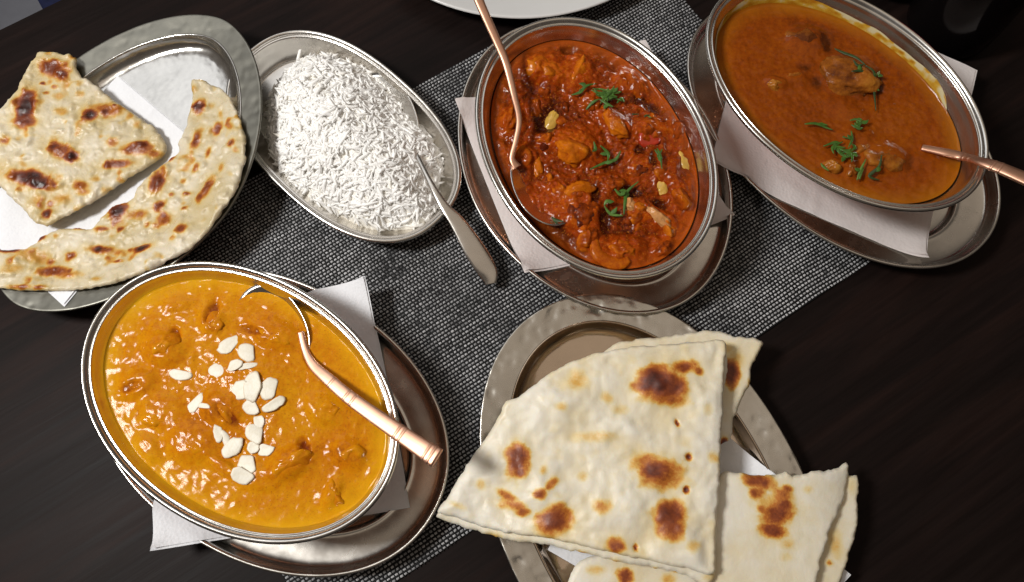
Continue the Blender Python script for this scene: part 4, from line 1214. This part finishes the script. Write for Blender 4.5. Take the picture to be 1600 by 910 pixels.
bread(r2, 'crust', R2o, zR2, .0036, 'roti', [(311, 168, 14, 14, 0, .62), (300, 140, 12, 10, 0, .25), (341, 203, 13, 9, -50, .6), (308, 220, 9, 20, 10, .62), (361, 224, 8, 8, 0, .6), (246, 286, 12, 22, 10, .75), (256, 268, 8, 16, -20, .4), (306, 263, 6, 10, 20, .5), (286, 283, 6, 6, 0, .4),
      (323, 293, 12, 24, 15, .55), (312, 308, 7, 10, 0, .6), (185, 328, 18, 11, 0, .92), (214, 336, 20, 11, 10, .42), (248, 323, 8, 10, 30, .7), (256, 343, 15, 12, 20, .55), (245, 352, 10, 8, 0, .4), (283, 358, 12, 9, -10, .68), (270, 372, 8, 6, 0, .35), (223, 388, 18, 7, -12, .85), (205, 392, 8, 6, 0, .5),
      (160, 391, 22, 8, 5, .6), (185, 395, 14, 6, 0, .4), (110, 401, 11, 9, -30, .6), (85, 424, 32, 10, 2, .62), (105, 430, 22, 8, 0, .4), (15, 391, 16, 5, 0, .9), (160, 358, 12, 5, 0, .55), (188, 358, 7, 5, 0, .6), (63, 373, 9, 6, -20, .85), (50, 400, 40, 14, 20, .3), (326, 238, 5, 10, 10, .5), (291, 303, 8, 4, 0, .6), (288, 326, 7, 4, 0, .5),
      (30, 448, 20, 4, 0, .45), (62, 449, 12, 4, 0, .45), (268, 248, 8, 5, -40, .6), (185, 409, 10, 3, 0, .55), (125, 356, 16, 4, 0, .5), (20, 420, 18, 12, 0, .28), (300, 240, 5, 7, 0, .35), (345, 260, 6, 9, 0, .35), (330, 165, 6, 6, 0, .25), (268, 305, 5, 4, 0, .5), (345, 180, 5, 12, -20, .3), (150, 436, 8, 4, 0, .3)], 500,
      relief=.0019, bub=.8, halo=.40, micro=.0022, res=.0012)
R1o = [(58, 78), (72, 80), (88, 79), (97, 84), (105, 81), (112, 88), (117, 86), (118, 105), (126, 119), (133, 120), (150, 133), (175, 155), (213, 180), (243, 200), (255, 218), (259, 234), (250, 246), (226, 261), (205, 273), (175, 293), (138, 318), (108, 333), (70, 352), (53, 346), (30, 323), (8, 300), (-25, 270), (-22, 195), (6, 158), (25, 140), (33, 120), (45, 98)]
zR1 = plane(110, 220, .0290, -0.03, 0.0, lambda x, y: .002 * fbm(x, y, 20, 2, 95))
r1 = broot('charred_flatbread', 'triangular piece of charred flatbread with dark blisters at the left edge', 110, 220, .025, group='charred flatbread pieces')
bread(r1, 'crust', R1o, zR1, .0038, 'roti', [(83, 108, 28, 16, 20, .72), (98, 118, 12, 9, 0, .8), (42, 168, 16, 30, -8, 1.0), (40, 190, 20, 14, 0, .7), (140, 180, 15, 13, 0, .95), (168, 172, 30, 14, 15, .5), (185, 170, 14, 8, 0, .45), (95, 236, 24, 14, 25, .6), (108, 246, 12, 9, 0, .72), (214, 232, 28, 12, -8, .62), (222, 226, 12, 8, 0, .75), (240, 240, 12, 10, 0, .45),
      (185, 256, 26, 8, -5, .62), (170, 258, 10, 8, 0, .7), (48, 280, 40, 14, 15, .9), (62, 288, 20, 9, 10, 1.0), (125, 290, 16, 10, 15, .5), (73, 333, 9, 9, 0, .85), (76, 318, 8, 8, 0, .5), (60, 315, 16, 14, 0, .28), (92, 150, 12, 8, 0, .3), (66, 130, 5, 4, 0, .7), (85, 136, 6, 4, 0, .5), (72, 145, 5, 4, 0, .55), (125, 147, 8, 7, 0, .3), (95, 175, 12, 8, 20, .3), (175, 222, 10, 8, 0, .45),
      (95, 310, 18, 12, 0, .3), (180, 166, 5, 4, 0, .7), (60, 92, 8, 6, 0, .15), (10, 220, 10, 8, 0, .4), (130, 300, 12, 8, 0, .35)], 510, relief=.0022, bub=.7, halo=.40, smooth_out=False, micro=.0022, res=.0012)

# folded naan: rear piece, lower pieces, the big folded piece on top
P1o = [(940, 560), (965, 536), (1010, 528), (1060, 522), (1098, 516), (1120, 517), (1150, 524), (1192, 532), (1184, 555), (1174, 580), (1172, 600), (1158, 630), (1146, 660), (1138, 690), (1060, 700), (960, 640)]
zP1 = plane(1100, 600, .0265, 0.02, 0.02)
p1 = broot('naan_piece', 'naan piece peeking out behind the big folded naan', 1100, 600, .020, 'naan', 'naan pieces on the hammered plate')
bread(p1, 'crust', P1o, zP1, .0045, 'naan', [(1143, 582, 15, 22, 0, .76), (1132, 692, 6, 8, 0, .8), (1172, 600, 4, 10, 0, .3), (1130, 545, 20, 10, 0, .2), (1150, 560, 12, 14, 0, .22)], 520)
P3o = [(890, 905), (915, 872), (980, 868), (1060, 885), (1100, 920), (1090, 960), (880, 960)]
zP3 = plane(980, 905, .0210, 0, 0)
p3 = broot('naan_piece', 'naan piece under the big folded naan at the bottom edge', 980, 905, .0165, 'naan', 'naan pieces on the hammered plate')
bread(p3, 'crust', P3o, zP3, .0045, 'naan', [(977, 902, 11, 13, 0, .68), (1045, 905, 12, 8, 0, .3), (930, 890, 14, 6, 0, .25), (1058, 890, 8, 3, 0, .6)], 524)
p2 = broot('naan_piece', 'small folded naan piece at the lower right of the plate', 1220, 830, .020, 'naan', 'naan pieces on the hammered plate')
P2b = [(1180, 760), (1260, 748), (1328, 744), (1342, 745), (1343, 780), (1339, 830), (1326, 878), (1312, 920), (1295, 975), (1180, 975)]
bread(p2, 'lower_fold', P2b, plane(1330, 820, .0215, -0.03, 0.03), .0045, 'naan', [(1296, 880, 5, 4, 0, .5), (1305, 850, 10, 20, 0, .22), (1330, 760, 8, 14, 0, .12)], 530, relief=.0006)
P2o = [(1126, 742), (1150, 738), (1165, 737), (1180, 742), (1215, 741), (1228, 737), (1240, 742), (1262, 740), (1280, 734), (1292, 735), (1310, 731), (1323, 723), (1328, 728), (1327, 745), (1322, 775), (1314, 798), (1298, 835), (1285, 880), (1276, 920), (1262, 980), (1095, 980), (1098, 900), (1105, 800)]
zP2 = plane(1200, 830, .0295, 0.0, 0.02, lambda x, y: -.0016 * np.clip((x - at(1270, 830, .03)[0]) / .015, 0, 2) ** 2)
bread(p2, 'upper_fold', P2o, zP2, .0050, 'naan', [(1185, 752, 22, 13, 10, .66), (1182, 770, 14, 9, -20, .6), (1222, 775, 16, 14, 30, .45), (1215, 802, 25, 17, -20, .66), (1226, 790, 14, 16, 0, .6), (1207, 828, 20, 12, 10, .68), (1230, 765, 10, 7, 0, .55), (1190, 795, 9, 7, 0, .5), (1200, 785, 22, 14, 0, .3), (1262, 765, 8, 6, 0, .2), (1230, 850, 10, 8, 0, .22), (1175, 775, 5, 4, 0, .4), (1228, 870, 8, 6, 0, .15)], 534, jag=.0013, relief=.0008)
t1 = broot('naan_piece', 'big folded triangular naan with round brown blisters on top of the pile', 950, 720, .028, 'naan', 'naan pieces on the hammered plate')
puff = gauss_bumps([(815, 735, 62, 52, 20, .0030), (880, 640, 60, 34, -25, .0022), (985, 690, 60, 36, 10, .0018), (1060, 740, 46, 34, 0, .0016), (950, 790, 54, 36, 10, .0018), (1040, 600, 60, 36, 0, .0020), (1075, 690, 34, 22, 30, .0014), (1050, 820, 40, 34, 0, .0016)], .038)
def foldz(x, y):
    l = at(720, 790, .036)
    return puff(x, y) - .0085 * np.exp(-((x - l[0]) ** 2 + (y - l[1]) ** 2) / (2 * .030 ** 2)) + .0012 * fbm(x, y, 24, 2, 99)
zT0 = plane(960, 720, .0340, 0.02, 0.02, foldz)
zT1 = plane(960, 720, .0385, 0.02, 0.02, foldz)
T0o = [(1128, 540), (1128, 640), (1124, 740), (1116, 908), (1085, 905), (1050, 892), (1000, 884), (960, 876), (900, 862), (850, 850), (800, 845), (760, 835), (715, 820), (690, 810), (685, 802), (720, 745), (760, 685), (792, 640), (815, 625), (870, 580), (1000, 545)]
bread(t1, 'lower_fold', T0o, zT0, .0040, 'naan', [(1020, 892, 10, 4, 0, .45), (905, 866, 14, 4, 0, .5), (960, 878, 10, 4, 0, .3), (770, 838, 14, 4, 0, .3), (1110, 902, 10, 6, 0, .2)], 540, jag=.0012, relief=.0006)
T1o = [(1134, 533), (1135, 560), (1132, 600), (1131, 640), (1128, 690), (1126, 740), (1122, 800), (1120, 850), (1117, 896), (1080, 890), (1030, 880), (960, 865), (900, 851), (860, 842), (800, 834), (760, 826), (720, 812), (692, 805), (682, 799), (700, 775), (718, 745), (735, 718), (760, 682), (780, 650), (790, 628), (808, 621), (830, 605), (868, 577), (920, 554), (960, 546), (1000, 540), (1060, 536), (1100, 532)]
sp = [(1028, 598, 34, 26, 12, .86), (1050, 605, 24, 20, 0, .74), (1035, 618, 40, 16, 10, .5), (1068, 574, 22, 11, -10, .62), (1092, 580, 8, 7, 20, .55), (1020, 735, 21, 17, 0, .76), (1030, 740, 32, 24, 0, .55), (1010, 722, 26, 14, 0, .4), (1046, 806, 25, 22, 0, .70), (1046, 825, 22, 18, 0, .6), (866, 813, 26, 20, -20, .68), (860, 828, 22, 12, 0, .4),
      (965, 854, 14, 11, 0, .62), (940, 791, 16, 11, 0, .36), (808, 718, 17, 26, 5, .68), (812, 738, 12, 10, 0, .6), (862, 756, 12, 6, -40, .55), (843, 773, 9, 7, 0, .58), (793, 776, 18, 7, 30, .5), (803, 790, 22, 8, 20, .48), (818, 800, 12, 7, 0, .6), (785, 790, 8, 5, 0, .35), (910, 745, 8, 7, 0, .22), (1083, 854, 11, 9, 0, .25), (903, 594, 16, 16, 20, .24), (950, 622, 10, 7, 30, .26),
      (878, 636, 10, 7, 0, .25), (930, 682, 34, 8, 0, .22), (850, 735, 6, 6, 0, .2), (1022, 888, 14, 3, 0, .5), (752, 757, 8, 8, -40, .22), (715, 790, 12, 4, 20, .18), (1115, 715, 10, 8, 30, .25), (1105, 640, 8, 10, 0, .16), (1000, 715, 20, 6, 0, .15), (970, 640, 12, 8, 0, .18),
      (1058, 660, 3, 6, -20, 2), (1077, 714, 5, 6, -20, 2), (1073, 766, 5, 6, 20, 2), (994, 856, 3, 6, 0, 2)]
T1 = bread(t1, 'upper_fold', T1o, zT1, .0042, 'naan', sp, 545, bub=.16, micro=.0004, res=.0014, relief=.0030, jag=.0008)

# ------------------------------------------------------------------ the edges of the picture
wp = thing('dinner_plate', 'white round dinner plate cut off by the top edge', 'plate', (0.0068, 0.3618, 0.0), 0)
V, F = sweep(smooth_profile([(0.0012, .0186), (0, .0198), (.0010, .0210), (.003, .0206), (.012, .0172), (.026, .0120), (.036, .0070), (.046, .0052), (.146, .005)], 4), .15, .15, 2.0, 128)
mesh_obj('glazed_dish', V, F, M['china'], wp)
V, F = sweep(smooth_profile([(0.0012, .0186), (.010, .0145), (.026, .0075), (.040, .0030), (.052, .0022), (.056, .0006), (.060, .0006), (.063, .002), (.146, .002)], 3), .15, .15, 2.0, 128)
mesh_obj('foot', V, [f[::-1] for f in F], M['china'], wp)

def lathe(pr, S=48):
    V = []; F = []
    for r, z in pr:
        for j in range(S): V.append((r * math.cos(2 * math.pi * j / S), r * math.sin(2 * math.pi * j / S), z))
    for i in range(len(pr) - 1):
        for j in range(S):
            q = (j + 1) % S; F.append((i * S + j, i * S + q, (i + 1) * S + q, (i + 1) * S + j))
    return V, F
gp = at(1478, 42, 0.0)
g = thing('drink_bottle', 'dark drink bottle cut off by the upper right corner', 'bottle', (gp[0], gp[1], 0.0), 0)
V, F = lathe([(.0001, .0035), (.020, .0030), (.027, .0006), (.031, .0016), (.0335, .006), (.0340, .012), (.0335, .030), (.0325, .050), (.0325, .12), (.028, .145), (.014, .18), (.012, .20)])
mesh_obj('glass_body', V, F, M['cola'], g)
V, F = lathe([(.0329, .076), (.0331, .0765), (.0331, .10), (.0329, .1005)])
mesh_obj('label_band', V, F, M['red_label'], g)
dp = at(1395, -52, .012)
d = thing('side_dish', 'olive coloured small dish cut off by the top edge', 'dish', (dp[0], dp[1], 0.0), 0)
V, F = sweep(smooth_profile([(.0008, .0130), (0, .0138), (.0008, .0146), (.002, .0140), (.008, .0085), (.016, .0050), (.024, .0042)], 3), .030, .030, 2.0, 64)
mesh_obj('bowl_inside', V, F, M['olive'], d)
V, F = sweep(smooth_profile([(.0008, .0130), (.008, .0060), (.016, .0010), (.024, .0008)], 3), .030, .030, 2.0, 64)
mesh_obj('bowl_outside', V, [f[::-1] for f in F], M['olive'], d)
# navy seat beyond the table edge
cp = at(62, -20, -0.30)
ch = thing('chair', 'navy blue seat edge glimpsed beyond the table at the upper left corner', 'chair', (cp[0], cp[1], -0.75), TH)
V, F = slab_box([(-.012, -.30), (.30, -.30), (.30, .30), (-.012, .30)], .40, .45, .012)
mesh_obj('seat', V, F, M['navy'], ch, smooth=False)
for sx_, sy_ in ((.02, -.26), (.02, .26), (.27, -.26), (.27, .26)):
    V, F = slab_box([(sx_ - .012, sy_ - .012), (sx_ + .012, sy_ - .012), (sx_ + .012, sy_ + .012), (sx_ - .012, sy_ + .012)], 0, .40, .001)
    mesh_obj('leg', V, F, M['navy'], ch, smooth=False)
